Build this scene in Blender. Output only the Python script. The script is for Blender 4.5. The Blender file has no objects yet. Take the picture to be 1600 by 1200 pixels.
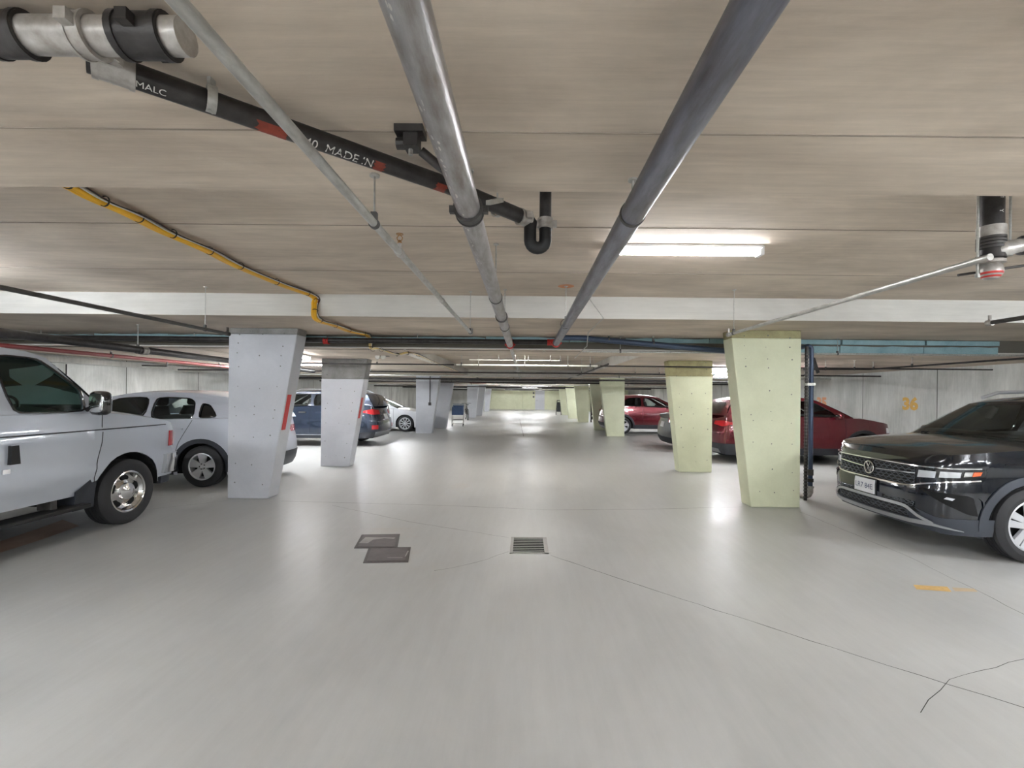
import bpy, bmesh, math, random
from mathutils import Vector, Matrix
random.seed(7)
PI = math.pi
C = bpy.context.scene
COL = C.collection
# ------------------------------------------------------------------ camera
F = 720.0; CH = 1.55; VX, VY = 821.0, 617.0; T_ROLL = 0.0095
_n = math.sqrt(1 + T_ROLL**2); rc, rs = 1/_n, T_ROLL/_n
cam_data = bpy.data.cameras.new('camera'); cam = bpy.data.objects.new('camera', cam_data); COL.objects.link(cam)
cam_data.sensor_width = 36.0; cam_data.lens = F/1600*36.0
cam_data.shift_x = -(VX-800)/1600; cam_data.shift_y = (VY-600)/1600
cam_data.clip_start = 0.05; cam_data.clip_end = 200
cam.matrix_world = Matrix(((rc, -rs, 0, 0), (0, 0, -1, 0), (rs, rc, 0, CH), (0, 0, 0, 1)))
C.camera = cam
# ------------------------------------------------------------------ world, exposure
w = bpy.data.worlds.new('world'); C.world = w; w.use_nodes = True
w.node_tree.nodes['Background'].inputs[0].default_value = (0.75, 0.8, 0.9, 1)
w.node_tree.nodes['Background'].inputs[1].default_value = 0.3
C.view_settings.view_transform = 'Standard'; C.view_settings.look = 'None'
C.view_settings.gamma = 1.0; C.view_settings.use_curve_mapping = False
C.view_settings.exposure = 1.97
LAMP = 46.0
try:
    C.cycles.max_bounces = 10; C.cycles.diffuse_bounces = 6
except Exception: pass

def P(px, py, D):
    u = px-VX; v = VY-py
    return Vector(((u*rc - v*rs)*D/F, D, CH + (u*rs + v*rc)*D/F))
def PZ(px, py, z):
    u = px-VX; v = VY-py
    zz = u*rs + v*rc
    return P(px, py, (z-CH)*F/zz)
# ------------------------------------------------------------------ materials
MATS = {}
def mat(name, col, rough=0.5, metal=0.0, coat=0.0, emis=None, noise=0.0, nscale=6.0, bump=0.0, bscale=40.0, col2=None, spec=0.5, stretch=(1, 1, 1), alpha=None):
    if name in MATS: return MATS[name]
    m = bpy.data.materials.new(name); m.use_nodes = True
    nt = m.node_tree; b = nt.nodes['Principled BSDF']
    def srgb(c): return tuple(((x/255)/12.92 if x/255 <= .04045 else ((x/255+.055)/1.055)**2.4) for x in c)
    c1 = srgb(col)
    b.inputs['Base Color'].default_value = (*c1, 1)
    b.inputs['Roughness'].default_value = rough; b.inputs['Metallic'].default_value = metal
    b.inputs['Coat Weight'].default_value = coat; b.inputs['Coat Roughness'].default_value = 0.04
    b.inputs['Specular IOR Level'].default_value = spec
    if noise or col2 or bump:
        tc = nt.nodes.new('ShaderNodeTexCoord'); mp = nt.nodes.new('ShaderNodeMapping')
        mp.inputs['Scale'].default_value = stretch
        nt.links.new(tc.outputs['Object'], mp.inputs[0])
    if noise or col2:
        n = nt.nodes.new('ShaderNodeTexNoise'); n.inputs['Scale'].default_value = nscale
        n.inputs['Detail'].default_value = 8; n.inputs['Roughness'].default_value = 0.62
        nt.links.new(mp.outputs[0], n.inputs['Vector'])
        r = nt.nodes.new('ShaderNodeValToRGB')
        r.color_ramp.elements[0].position = 0.3; r.color_ramp.elements[1].position = 0.7
        c2 = srgb(col2) if col2 else tuple(x*(1-noise) for x in c1)
        r.color_ramp.elements[0].color = (*c2, 1); r.color_ramp.elements[1].color = (*c1, 1)
        nt.links.new(n.outputs['Fac'], r.inputs[0]); nt.links.new(r.outputs[0], b.inputs['Base Color'])
    if bump:
        n2 = nt.nodes.new('ShaderNodeTexNoise'); n2.inputs['Scale'].default_value = bscale; n2.inputs['Detail'].default_value = 6
        nt.links.new(mp.outputs[0], n2.inputs['Vector'])
        bp = nt.nodes.new('ShaderNodeBump'); bp.inputs['Strength'].default_value = bump; bp.inputs['Distance'].default_value = 0.01
        nt.links.new(n2.outputs['Fac'], bp.inputs['Height']); nt.links.new(bp.outputs[0], b.inputs['Normal'])
    if emis:
        b.inputs['Emission Color'].default_value = (*srgb(emis[0]), 1); b.inputs['Emission Strength'].default_value = emis[1]
    MATS[name] = m
    return m
def glass(name, tint, trans):
    """thin pane: tinted transparency with a glossy skin"""
    m = bpy.data.materials.new(name); m.use_nodes = True; nt = m.node_tree
    for n in list(nt.nodes):
        if n.type != 'OUTPUT_MATERIAL': nt.nodes.remove(n)
    out = [n for n in nt.nodes][0]
    tr = nt.nodes.new('ShaderNodeBsdfTransparent'); tr.inputs[0].default_value = (*[t*trans for t in tint], 1)
    gl = nt.nodes.new('ShaderNodeBsdfGlossy'); gl.inputs['Roughness'].default_value = 0.02; gl.inputs[0].default_value = (0.9, 0.95, 0.95, 1)
    fr = nt.nodes.new('ShaderNodeFresnel'); fr.inputs[0].default_value = 1.5
    mx = nt.nodes.new('ShaderNodeMixShader')
    nt.links.new(fr.outputs[0], mx.inputs[0]); nt.links.new(tr.outputs[0], mx.inputs[1]); nt.links.new(gl.outputs[0], mx.inputs[2])
    nt.links.new(mx.outputs[0], out.inputs[0])
    MATS[name] = m; return m

def concrete(name, c_light, c_dark, rough=0.75, stretch=(0.25, 1.4, 1), scale=1.6, stain=None, bump=0.15, coat=0.0, axis_streak=None, rough_var=0.0, fine=0.12, gen='Object'):
    """board-marked concrete: broad blotches + fine streaks + small specks"""
    m = bpy.data.materials.new(name); m.use_nodes = True; nt = m.node_tree; b = nt.nodes['Principled BSDF']
    def s(c): return (*[((x/255)/12.92 if x/255 <= .04045 else ((x/255+.055)/1.055)**2.4) for x in c], 1)
    N = nt.nodes.new; L = nt.links.new
    tc = N('ShaderNodeTexCoord')
    mp = N('ShaderNodeMapping'); mp.inputs['Scale'].default_value = stretch; L(tc.outputs[gen], mp.inputs[0])
    n1 = N('ShaderNodeTexNoise'); n1.inputs['Scale'].default_value = scale; n1.inputs['Detail'].default_value = 10; n1.inputs['Roughness'].default_value = 0.6; n1.inputs['Distortion'].default_value = 0.4
    L(mp.outputs[0], n1.inputs['Vector'])
    r1 = N('ShaderNodeValToRGB'); r1.color_ramp.elements[0].position = 0.33; r1.color_ramp.elements[1].position = 0.66
    r1.color_ramp.elements[0].color = s(c_dark); r1.color_ramp.elements[1].color = s(c_light)
    L(n1.outputs['Fac'], r1.inputs[0])
    mp2 = N('ShaderNodeMapping'); mp2.inputs['Scale'].default_value = tuple(x*(0.5 if x < 1 else 3.5) for x in stretch); L(tc.outputs[gen], mp2.inputs[0])
    n2 = N('ShaderNodeTexNoise'); n2.inputs['Scale'].default_value = scale*5; n2.inputs['Detail'].default_value = 8; n2.inputs['Roughness'].default_value = 0.7
    L(mp2.outputs[0], n2.inputs['Vector'])
    mr = N('ShaderNodeMapRange'); mr.inputs[1].default_value = 0.3; mr.inputs[2].default_value = 0.7; mr.inputs[3].default_value = 1-fine; mr.inputs[4].default_value = 1+fine*0.6
    L(n2.outputs['Fac'], mr.inputs[0])
    mx = N('ShaderNodeVectorMath'); mx.operation = 'SCALE'; L(r1.outputs[0], mx.inputs[0]); L(mr.outputs[0], mx.inputs['Scale'])
    last = mx.outputs[0]
    if stain:
        n3 = N('ShaderNodeTexNoise'); n3.inputs['Scale'].default_value = stain[2]; n3.inputs['Detail'].default_value = 9; n3.inputs['Roughness'].default_value = 0.7
        mp3 = N('ShaderNodeMapping'); mp3.inputs['Location'].default_value = (3.3, 7.1, 1.7); mp3.inputs['Scale'].default_value = stain[3]
        L(tc.outputs[gen], mp3.inputs[0]); L(mp3.outputs[0], n3.inputs['Vector'])
        r3 = N('ShaderNodeMapRange'); r3.inputs[1].default_value = stain[1]; r3.inputs[2].default_value = stain[1]+0.14
        r3.inputs[4].default_value = 0.6
        L(n3.outputs['Fac'], r3.inputs[0])
        mm = N('ShaderNodeMix'); mm.data_type = 'RGBA'; L(r3.outputs[0], mm.inputs['Factor']); L(last, mm.inputs[6]); mm.inputs[7].default_value = s(stain[0])
        last = mm.outputs[2]
    L(last, b.inputs['Base Color'])
    b.inputs['Roughness'].default_value = rough
    if rough_var:
        rr = N('ShaderNodeMapRange'); rr.inputs[1].default_value = 0.3; rr.inputs[2].default_value = 0.7; rr.inputs[3].default_value = rough-rough_var; rr.inputs[4].default_value = rough+rough_var
        L(n1.outputs['Fac'], rr.inputs[0]); L(rr.outputs[0], b.inputs['Roughness'])
    if bump:
        bp = N('ShaderNodeBump'); bp.inputs['Strength'].default_value = bump; bp.inputs['Distance'].default_value = 0.004
        L(n2.outputs['Fac'], bp.inputs['Height']); L(bp.outputs[0], b.inputs['Normal'])
    MATS[name] = m; return m

M_floor = concrete('polished_floor', (186, 186, 184), (170, 170, 168), rough=0.38, stretch=(1, 0.6, 1), scale=0.9, stain=((180, 171, 160), 0.62, 0.7, (1, 1, 1)), bump=0.03, rough_var=0.07, fine=0.05)
M_ceil = concrete('ceiling_concrete', (220, 206, 189), (178, 164, 148), stretch=(0.5, 1.15, 1), scale=1.3, stain=((218, 209, 197), 0.62, 1.1, (0.6, 1.5, 1)), bump=0.25, fine=0.13)
M_litface = concrete('lit_face_concrete', (212, 210, 204), (188, 186, 180), stretch=(0.35, 1, 1), scale=1.5, bump=0.2, fine=0.07)
M_seamc = mat('soffit_seam', (150, 139, 126), .9)
M_wall = concrete('wall_concrete', (205, 205, 200), (172, 172, 167), stretch=(1, 1, 0.6), scale=1.3, stain=((118, 116, 110), 0.64, 1.3, (1, 1, 0.45)), bump=0.3, fine=0.15)
M_walld = mat('wall_seam', (92, 90, 86), 0.9)
M_white = concrete('white_column_paint', (196, 198, 204), (184, 187, 194), stretch=(1, 1, 1), scale=2.0, bump=0.12, fine=0.035, rough=0.55)
M_bare = concrete('bare_column_concrete', (150, 149, 147), (122, 121, 118), stretch=(1, 1, 1), scale=4, bump=0.3, fine=0.14)
M_yel = concrete('pale_yellow_paint', (214, 217, 188), (203, 206, 176), stretch=(1, 1, 1), scale=2.0, bump=0.12, fine=0.035, rough=0.55)
M_olive = concrete('olive_column_band', (172, 166, 124), (146, 140, 104), stretch=(1, 1, 1), scale=5, bump=0.3, fine=0.14)
M_foam = concrete('blue_foam', (150, 180, 186), (122, 154, 162), stretch=(1, 1, 1), scale=3, bump=0.3, fine=0.12)
M_steel = mat('pipe_steel', (184, 184, 186), 0.34, 0.65, col2=(136, 128, 122), nscale=9, stretch=(3, 0.6, 3), bump=0.1, bscale=60)
M_steelb = mat('pipe_steel_dark', (136, 138, 150), 0.36, 0.6, col2=(98, 94, 98), nscale=8, stretch=(3, 0.5, 3), bump=0.1)
M_galv = mat('galvanised_steel', (196, 196, 192), 0.4, 0.55, col2=(160, 158, 152), nscale=14, stretch=(3, 1, 3))
M_whitep = mat('white_pipe', (214, 212, 205), 0.45)
M_iron = mat('cast_iron', (66, 63, 62), 0.42, 0.45, col2=(44, 41, 40), nscale=12, bump=0.15)
M_iron2 = mat('grey_iron', (92, 90, 88), 0.5, 0.4, col2=(70, 67, 65), nscale=12)
M_black = mat('black_rubber', (22, 22, 23), 0.55)
M_gloss = mat('gloss_black', (12, 13, 15), 0.12, 0, 1.0)
M_rust = mat('red_primer', (150, 62, 44), 0.6, noise=0.4, nscale=30)
M_red = mat('red_coupling', (188, 40, 34), 0.45)
M_reflect = mat('red_reflector', (196, 40, 40), 0.3, coat=0.5)
M_redpipe = mat('red_pipe', (128, 52, 50), 0.5)
M_bluep = mat('blue_grey_pipe', (62, 76, 100), 0.35, 0.3, noise=0.2)
M_cast = mat('steel_coupling', (196, 194, 190), 0.38, 0.5, col2=(150, 142, 134), nscale=20)
M_paintw = mat('stencil_white', (215, 213, 208), 0.7)
M_ycable = mat('yellow_cable', (232, 176, 40), 0.45)
M_ycable2 = mat('pale_yellow_cable', (222, 196, 130), 0.5)
M_brass = mat('brass', (168, 128, 84), 0.35, 0.8)
M_orange = mat('orange_patch', (206, 140, 100), 0.8, noise=0.2, nscale=30)
M_tube = mat('lit_tube', (255, 255, 255), 0.4, emis=((255, 253, 249), LAMP))
M_tubeq = mat('lit_tube_soft', (255, 255, 255), 0.4, emis=((250, 251, 255), LAMP*.4))
M_tubed = mat('lit_tube_weak', (255, 255, 255), 0.4, emis=((250, 250, 250), LAMP*.42))
M_tubef = mat('lit_tube_fill', (255, 255, 255), 0.4, emis=((245, 250, 255), LAMP*1.7))  # stronger tube, used by the added lamps
M_lampw = mat('lamp_white', (225, 226, 226), 0.4)
M_tie = mat('cable_tie', (28, 27, 26), 0.5)
M_crack = mat('crack_dark', (74, 73, 70), 1.0, spec=0.0)
M_cast_cover = mat('cast_cover', (112, 104, 104), 0.55, 0.3, noise=0.25, nscale=9, bump=0.2)
M_cover_rim = mat('cover_rim', (88, 82, 80), 0.5, 0.4)
M_worn = mat('worn_cover', (165, 160, 154), 0.5, noise=0.35, nscale=6)
M_drain = mat('drain_steel', (158, 154, 150), 0.4, 0.5, noise=0.2)
M_pit = mat('drain_pit_shade', (14, 12, 12), 1.0, spec=0.0)
M_ypaint = mat('worn_yellow_paint', (214, 176, 112), 0.8, noise=0.25, nscale=30)
M_ywall = mat('yellow_number', (212, 168, 88), 0.8, noise=0.2, nscale=12)
M_owall = mat('orange_number', (222, 160, 122), 0.8)
M_rfloor = concrete('rust_mark', (196, 172, 156), (176, 146, 128), scale=3, stretch=(1, 1, 1), bump=0.0, fine=0.1, rough=0.5)
M_doorp = mat('grey_door', (196, 198, 204), 0.5)
# car materials
M_tyre = mat('tyre_rubber', (44, 44, 46), 0.75, bump=0.15, bscale=90)
M_chrome = mat('chrome', (225, 225, 225), 0.12, 1.0)
M_alu = mat('alloy', (210, 212, 216), 0.3, 0.45)
M_clad = mat('grey_cladding', (58, 62, 70), 0.55, bump=0.1, bscale=200)
M_cladb = mat('dark_cladding', (40, 43, 50), 0.5)
M_inner = mat('wheel_well_black', (16, 16, 17), 0.9)
M_cabin = mat('cabin_dark', (52, 54, 56), 0.8)
M_mesh = mat('grille_mesh_grey', (96, 100, 108), 0.25, 0.3, 0.5)
M_seat = mat('seat_fabric', (62, 60, 60), 0.85)
M_seam = mat('panel_gap', (38, 40, 44), 0.7)
M_lens = mat('lamp_lens', (226, 230, 235), 0.12, 0.35, 1.0)
M_amber = mat('amber_lens', (222, 96, 44), 0.2, coat=1.0)
M_tail = mat('tail_lens', (176, 24, 34), 0.15, coat=1.0)
M_plate = mat('plate_white', (226, 228, 232), 0.4)
M_plateb = mat('plate_blue', (60, 70, 110), 0.4)
M_satin = mat('satin_silver', (176, 178, 182), 0.35, 0.7)
G_van = glass('green_tinted_glass', (0.72, 0.92, 0.84), 1.0)
G_clear = glass('clear_glass', (0.88, 0.95, 0.93), 1.0)
G_dark = glass('privacy_glass', (0.3, 0.33, 0.36), 0.35)

# ------------------------------------------------------------------ mesh helpers
class MB:
    def __init__(s): s.v = []; s.f = []; s.m = []; s.mats = []
    def mi(s, m):
        if m not in s.mats: s.mats.append(m)
        return s.mats.index(m)
    def add(s, vs, fs, m=None):
        o = len(s.v); s.v += [tuple(x) for x in vs]; k = s.mi(m)
        for f in fs: s.f.append(tuple(o+i for i in f)); s.m.append(k)
    def box(s, a, b, m=None, mt=None):
        x0, y0, z0 = a; x1, y1, z1 = b
        vs = [Vector(p) for p in ((x0,y0,z0),(x1,y0,z0),(x1,y1,z0),(x0,y1,z0),(x0,y0,z1),(x1,y0,z1),(x1,y1,z1),(x0,y1,z1))]
        if mt: vs = [mt @ p for p in vs]
        s.add(vs, [(0,3,2,1),(4,5,6,7),(0,1,5,4),(1,2,6,5),(2,3,7,6),(3,0,4,7)], m)
    def hexa(s, vs, m=None):
        s.add(vs, [(0,3,2,1),(4,5,6,7),(0,1,5,4),(1,2,6,5),(2,3,7,6),(3,0,4,7)], m)
    def tube(s, pts, r, m=None, seg=12, caps=True, closed=False):
        pts = [Vector(p) for p in pts]; n = len(pts)
        rr = r if isinstance(r, (list, tuple)) else [r]*n
        up = None; vs = []
        for i in range(n):
            if closed: t = (pts[(i+1) % n]-pts[i-1]).normalized()
            else:
                t = (pts[min(i+1, n-1)]-pts[max(i-1, 0)])
                t = t.normalized() if t.length > 1e-9 else Vector((0,0,1))
            if up is None:
                up = Vector((0,0,1)) if abs(t.z) < 0.9 else Vector((1,0,0))
            a = (up - t*up.dot(t))
            a = a.normalized() if a.length > 1e-6 else t.orthogonal().normalized()
            up = a; b = t.cross(a)
            for k in range(seg):
                an = 2*PI*k/seg
                vs.append(pts[i] + (a*math.cos(an)+b*math.sin(an))*rr[i])
        fs = []
        for i in range(n if closed else n-1):
            j = (i+1) % n
            for k in range(seg):
                k2 = (k+1) % seg
                fs.append((i*seg+k, j*seg+k, j*seg+k2, i*seg+k2))
        if caps and not closed:
            fs.append(tuple(range(seg))); fs.append(tuple((n-1)*seg+k for k in range(seg-1, -1, -1)))
        s.add(vs, fs, m)
    def lathe(s, prof, m=None, seg=32, axis='z', mt=None, cap0=False, cap1=False):
        vs = []; n = len(prof)
        for k in range(seg):
            a = 2*PI*k/seg; ca, sa = math.cos(a), math.sin(a)
            for r, h in prof:
                p = {'z': (r*ca, r*sa, h), 'y': (r*ca, h, r*sa), 'x': (h, r*ca, r*sa)}[axis]
                p = Vector(p); vs.append(mt @ p if mt else p)
        fs = []
        for k in range(seg):
            k2 = (k+1) % seg
            for i in range(n-1): fs.append((k*n+i, k2*n+i, k2*n+i+1, k*n+i+1))
        if cap0: fs.append(tuple(k*n for k in range(seg)))
        if cap1: fs.append(tuple(k*n+n-1 for k in range(seg)))
        s.add(vs, fs, m)
    def grid(s, rows, m=None, mfun=None):
        nr, nc = len(rows), len(rows[0]); o = len(s.v)
        s.v += [tuple(p) for r in rows for p in r]
        for i in range(nr-1):
            for j in range(nc-1):
                s.f.append((o+i*nc+j, o+i*nc+j+1, o+(i+1)*nc+j+1, o+(i+1)*nc+j))
                s.m.append(s.mi(mfun(i, j) if mfun else m))
    def build(s, name, parent=None, smooth=40, m=None, bevel=0, **kw):
        me = bpy.data.meshes.new(name); me.from_pydata(s.v, [], s.f)
        for x in s.mats: me.materials.append(x or m or M_black)
        for p, k in zip(me.polygons, s.m): p.material_index = k
        bm = bmesh.new(); bm.from_mesh(me)
        bmesh.ops.remove_doubles(bm, verts=bm.verts, dist=1e-5)
        bmesh.ops.recalc_face_normals(bm, faces=bm.faces); bm.to_mesh(me); bm.free()
        if smooth:
            me.shade_smooth(); me.set_sharp_from_angle(angle=math.radians(smooth))
        o = bpy.data.objects.new(name, me); COL.objects.link(o)
        if bevel:
            bv = o.modifiers.new('bevel', 'BEVEL'); bv.width = bevel; bv.segments = 2; bv.limit_method = 'ANGLE'; bv.angle_limit = math.radians(40)
        if parent: o.parent = parent
        for k, v in kw.items(): o[k] = v
        return o
def empty(name, loc=(0,0,0), rz=0, **kw):
    o = bpy.data.objects.new(name, None); COL.objects.link(o); o.location = loc; o.rotation_euler = (0, 0, rz)
    o.empty_display_size = 0.2
    for k, v in kw.items(): o[k] = v
    return o
def tag(o, label=None, category=None, group=None, kind=None):
    for k, v in (('label', label), ('category', category), ('group', group), ('kind', kind)):
        if v: o[k] = v
    return o
def shift(o, loc):
    """move a mesh's origin to loc, keeping the shape where it is"""
    o.data.transform(Matrix.Translation(-Vector(loc))); o.location = loc; return o
def text_mesh(s, size, bold=0):
    cu = bpy.data.curves.new('t', 'FONT'); cu.body = s; cu.size = size; cu.align_x = 'CENTER'; cu.align_y = 'CENTER'; cu.resolution_u = 3; cu.offset = bold
    ob = bpy.data.objects.new('t', cu); COL.objects.link(ob)
    bpy.context.view_layer.update()
    me = bpy.data.meshes.new_from_object(ob.evaluated_get(bpy.context.evaluated_depsgraph_get()))
    vs = [v.co.copy() for v in me.vertices]; fs = [tuple(p.vertices) for p in me.polygons]
    bpy.data.objects.remove(ob); return vs, fs
def arc(c, a, b, r, t0, t1, n=8):
    c, a, b = Vector(c), Vector(a), Vector(b)
    return [c + a*r*math.cos(t0+(t1-t0)*i/n) + b*r*math.sin(t0+(t1-t0)*i/n) for i in range(n+1)]
def interp(tab, x):
    if x <= tab[0][0]: return tab[0][1]
    for (x0, y0), (x1, y1) in zip(tab, tab[1:]):
        if x <= x1: return y0 + (y1-y0)*(x-x0)/(x1-x0 + 1e-12)
    return tab[-1][1]
def sinterp(tab, x):
    """smooth (monotone cubic) interpolation"""
    n = len(tab)
    if x <= tab[0][0]: return tab[0][1]
    if x >= tab[-1][0]: return tab[-1][1]
    d = [(tab[i+1][1]-tab[i][1])/(tab[i+1][0]-tab[i][0]) for i in range(n-1)]
    mm = [d[0]] + [0 if d[i-1]*d[i] <= 0 else 2*d[i-1]*d[i]/(d[i-1]+d[i]) for i in range(1, n-1)] + [d[-1]]
    for i in range(n-1):
        if x <= tab[i+1][0]:
            h = tab[i+1][0]-tab[i][0]; t = (x-tab[i][0])/h
            return ((2*t**3-3*t*t+1)*tab[i][1] + (t**3-2*t*t+t)*h*mm[i] + (-2*t**3+3*t*t)*tab[i+1][1] + (t**3-t*t)*h*mm[i+1])

# ================================================================== SETTING
XL, XR, YB, YF = -9.6, 9.9, -9.0, 48.5
ZN, ZC, ZL, ZK = 2.49, 2.76, 2.28, 2.53       # near beams, near coffer, low slab, low coffers
Y0, Y1, YJ = 2.13, 5.64, 7.45                 # coffer start, coffer end, slab joint
f = MB(); f.box((XL-.3, YB, -0.3), (XR+.3, YF+.3, 0), M_floor)
def floor_streak(m):
    # a long faint drip stain down the middle of the aisle
    nt = m.node_tree; b = nt.nodes['Principled BSDF']; N = nt.nodes.new; L = nt.links.new
    src = b.inputs['Base Color'].links[0].from_socket
    tc = N('ShaderNodeTexCoord'); sp = N('ShaderNodeSeparateXYZ'); L(tc.outputs['Object'], sp.inputs[0])
    nz = N('ShaderNodeTexNoise'); nz.inputs['Scale'].default_value = 1.3; L(tc.outputs['Object'], nz.inputs['Vector'])
    ad = N('ShaderNodeMath'); ad.operation = 'MULTIPLY_ADD'; L(nz.outputs['Fac'], ad.inputs[0]); ad.inputs[1].default_value = .35; L(sp.outputs['X'], ad.inputs[2])
    sb = N('ShaderNodeMath'); sb.operation = 'ADD'; L(ad.outputs[0], sb.inputs[0]); sb.inputs[1].default_value = -.07
    ab = N('ShaderNodeMath'); ab.operation = 'ABSOLUTE'; L(sb.outputs[0], ab.inputs[0])
    mr = N('ShaderNodeMapRange'); mr.inputs[1].default_value = .04; mr.inputs[2].default_value = .24; mr.inputs[3].default_value = .26; mr.inputs[4].default_value = 0; L(ab.outputs[0], mr.inputs[0])
    my = N('ShaderNodeMapRange'); my.inputs[1].default_value = 5.2; my.inputs[2].default_value = 9; L(sp.outputs['Y'], my.inputs[0])
    mu = N('ShaderNodeMath'); mu.operation = 'MULTIPLY'; L(mr.outputs[0], mu.inputs[0]); L(my.outputs[0], mu.inputs[1])
    mx = N('ShaderNodeMix'); mx.data_type = 'RGBA'; L(mu.outputs[0], mx.inputs['Factor']); L(src, mx.inputs[6]); mx.inputs[7].default_value = (.1, .1, .11, 1)
    L(mx.outputs[2], b.inputs['Base Color'])
floor_streak(M_floor)
floor = f.build('floor', smooth=0, kind='structure')
cl = MB()
TOP = 3.2
def slab(x0, y0, x1, y1, z):
    cl.box((x0, y0, z), (x1, y1, TOP), M_litface); cl.m[-6] = cl.mi(M_ceil)   # brownish soffit; lamp light on upright faces put into a paler colour
slab(XL-.3, YB, XR+.3, -5.4, ZN); slab(XL-.3, -5.4, XR+.3, -1.6, ZC); slab(XL-.3, -1.6, XR+.3, Y0, ZN)
slab(XL-.3, Y0, XR+.3, Y1, ZC); slab(XL-.3, Y1, XR+.3, YJ, ZN)
CX0, CX1 = -2.25, 2.12
slab(XL-.3, YJ, CX0, YF, ZL); slab(CX1, YJ, XR+.3, YF, ZL)
for a, b, z in ((YJ, 8.45, ZL), (8.45, 18.0, ZK), (18.0, 21.2, ZL), (21.2, 30.2, ZK), (30.2, 33.0, ZL), (33.0, 44, ZK), (44, YF, ZL)):
    slab(CX0, a, CX1, b, z)
ceiling = cl.build('ceiling', smooth=0, kind='structure')
# formwork seams standing a few millimetres proud of the soffits
def seam(a, b, wd=0.003, h=0.003):
    m = MB(); a = Vector(a); b = Vector(b); d = (b-a).normalized(); n = Vector((-d.y, d.x, 0))*wd
    m.hexa([a-n-Vector((0,0,h)), a+n-Vector((0,0,h)), b+n-Vector((0,0,h)), b-n-Vector((0,0,h)), a-n, a+n, b+n, b-n], M_seamc)
    return m.build('formwork_seam', ceiling, smooth=0)
for y in (0.45, 1.65): seam((XL, y, ZN), (XR, y, ZN))
for y in (3.32, 4.55): seam((XL, y, ZC), (XR, y, ZC))
for y in (11.6, 14.8): seam((CX0, y, ZK), (CX1, y, ZK))
for x in (-5.6, 5.2): seam((x, YJ, ZL), (x, YF, ZL))
# walls
def wall(name, a, b, m): 
    k = MB(); k.box(a, b, m); return k.build(name, smooth=0, kind='structure')
wl = wall('wall_left', (XL-.3, YB, 0), (XL, YF, TOP), M_wall)
wr = wall('wall_right', (XR, YB, 0), (XR+.3, YF, TOP), M_wall)
wf = wall('wall_far', (XL, YF, 0), (XR, YF+.3, TOP), M_yel)
wb = wall('wall_behind', (XL-.3, YB-.3, 0), (XR+.3, YB, TOP), M_wall)
for (X, sgn, par) in ((XL, 1, wl), (XR, -1, wr)):
    y = -6.0
    while y < YF-1:
        k = MB(); k.box((min(X, X+sgn*.004), y-.008, 0), (max(X, X+sgn*.004), y+.008, ZL), M_walld); k.build('wall_joint', par, smooth=0); y += 2.44
# ledge running along the top of the left wall
k = MB(); k.box((XL, YJ, 2.12), (XL+.22, YF, 2.24), M_wall); k.build('trim_1', smooth=0, kind='structure', bevel=0.01)
# side partitions in the far part (narrow end of the garage)
k = MB(); k.box((-XR, 44.5, 0), (-4.0, 44.7, ZL), M_wall); k.build('wall_far_left', smooth=0, kind='structure')
k = MB(); k.box((3.6, 44.5, 0), (XR, 44.7, ZL), M_yel); k.build('wall_far_right', smooth=0, kind='structure')
# blue foam boards in the slab joint
fj = MB(); fj.box((XL, YJ-.012, ZL+.02), (XR, YJ-.002, ZN), mat('joint_filler', (96, 92, 84), .9)); fj = fj.build('trim_2', smooth=0, kind='structure')
x = XL + .1
random.seed(3)
while x < XR-.4:
    wdt = random.choice((1.2, 1.2, .9, 1.35)); x1 = min(x+wdt, XR-.05)
    if not (x > 7.4) :
        zlo = ZL-.01 if x > 3.2 else 2.395+random.uniform(.0, .02)
        rag = []
        zz = (zlo, ZN-random.uniform(.005, .03)) if not (3.7 < x < 7.3) else (zlo, ZN-.1)
        m = MB(); n = 8
        rows = [[], []]
        for i in range(n+1):
            u = x + .006 + (x1-x-.012)*i/n
            rows[0].append((u, YJ-.035-random.uniform(0, .006), zz[0])); rows[1].append((u, YJ-.035-random.uniform(0, .006), zz[1]-random.uniform(0, .018)))
        m.grid(rows, M_foam); m.box((x+.006, YJ-.03, zz[0]), (x1-.006, YJ-.012, zz[1]-.02), M_foam)
        m.build('foam_board', fj, smooth=0)
        if 3.7 < x < 7.3:
            m = MB(); m.box((x+.03, YJ-.06, ZN-.085), (x1-.005, YJ-.015, ZN-.012), M_foam); m.build('foam_board', fj, smooth=0)
    x = x1
# far door
d = MB(); d.box((1.08, YF-.05, 0), (1.95, YF, 2.05), M_doorp); d = d.build('door_1', smooth=0, kind='structure')
h = MB(); h.tube([(1.16, YF-.1, 1.0), (1.28, YF-.1, 1.0)], .02, M_chrome); h.build('door_handle', d)
h = MB()
for a in (((1.02, YF-.08, 0), (1.08, YF, 2.12)), ((1.95, YF-.08, 0), (2.01, YF, 2.12)), ((1.02, YF-.08, 2.05), (2.01, YF, 2.12))): h.box(*a, M_doorp)
h.build('door_frame', d, smooth=0)
for i, z in enumerate((1.75, 1.35)):
    s_ = MB(); s_.lathe([(0, -.02), (.1, -.02), (.1, 0)], mat('dark_sign', (70, 74, 80), .5), 20, 'y', Matrix.Translation((.86, YF, z)))
    tag(s_.build('wall_sign'), 'small dark round sign on the far yellow wall left of the door, ' + ('upper one' if i == 0 else 'lower one'), 'sign')
cd = MB(); cd.tube([(-.25, YF-.04, 0), (-.25, YF-.04, ZL)], .05, M_yel); tag(shift(cd.build('wall_pipe'), (-.25, YF-.04, 0)), 'thin painted pipe running down the middle of the far yellow wall', 'pipe')
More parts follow.
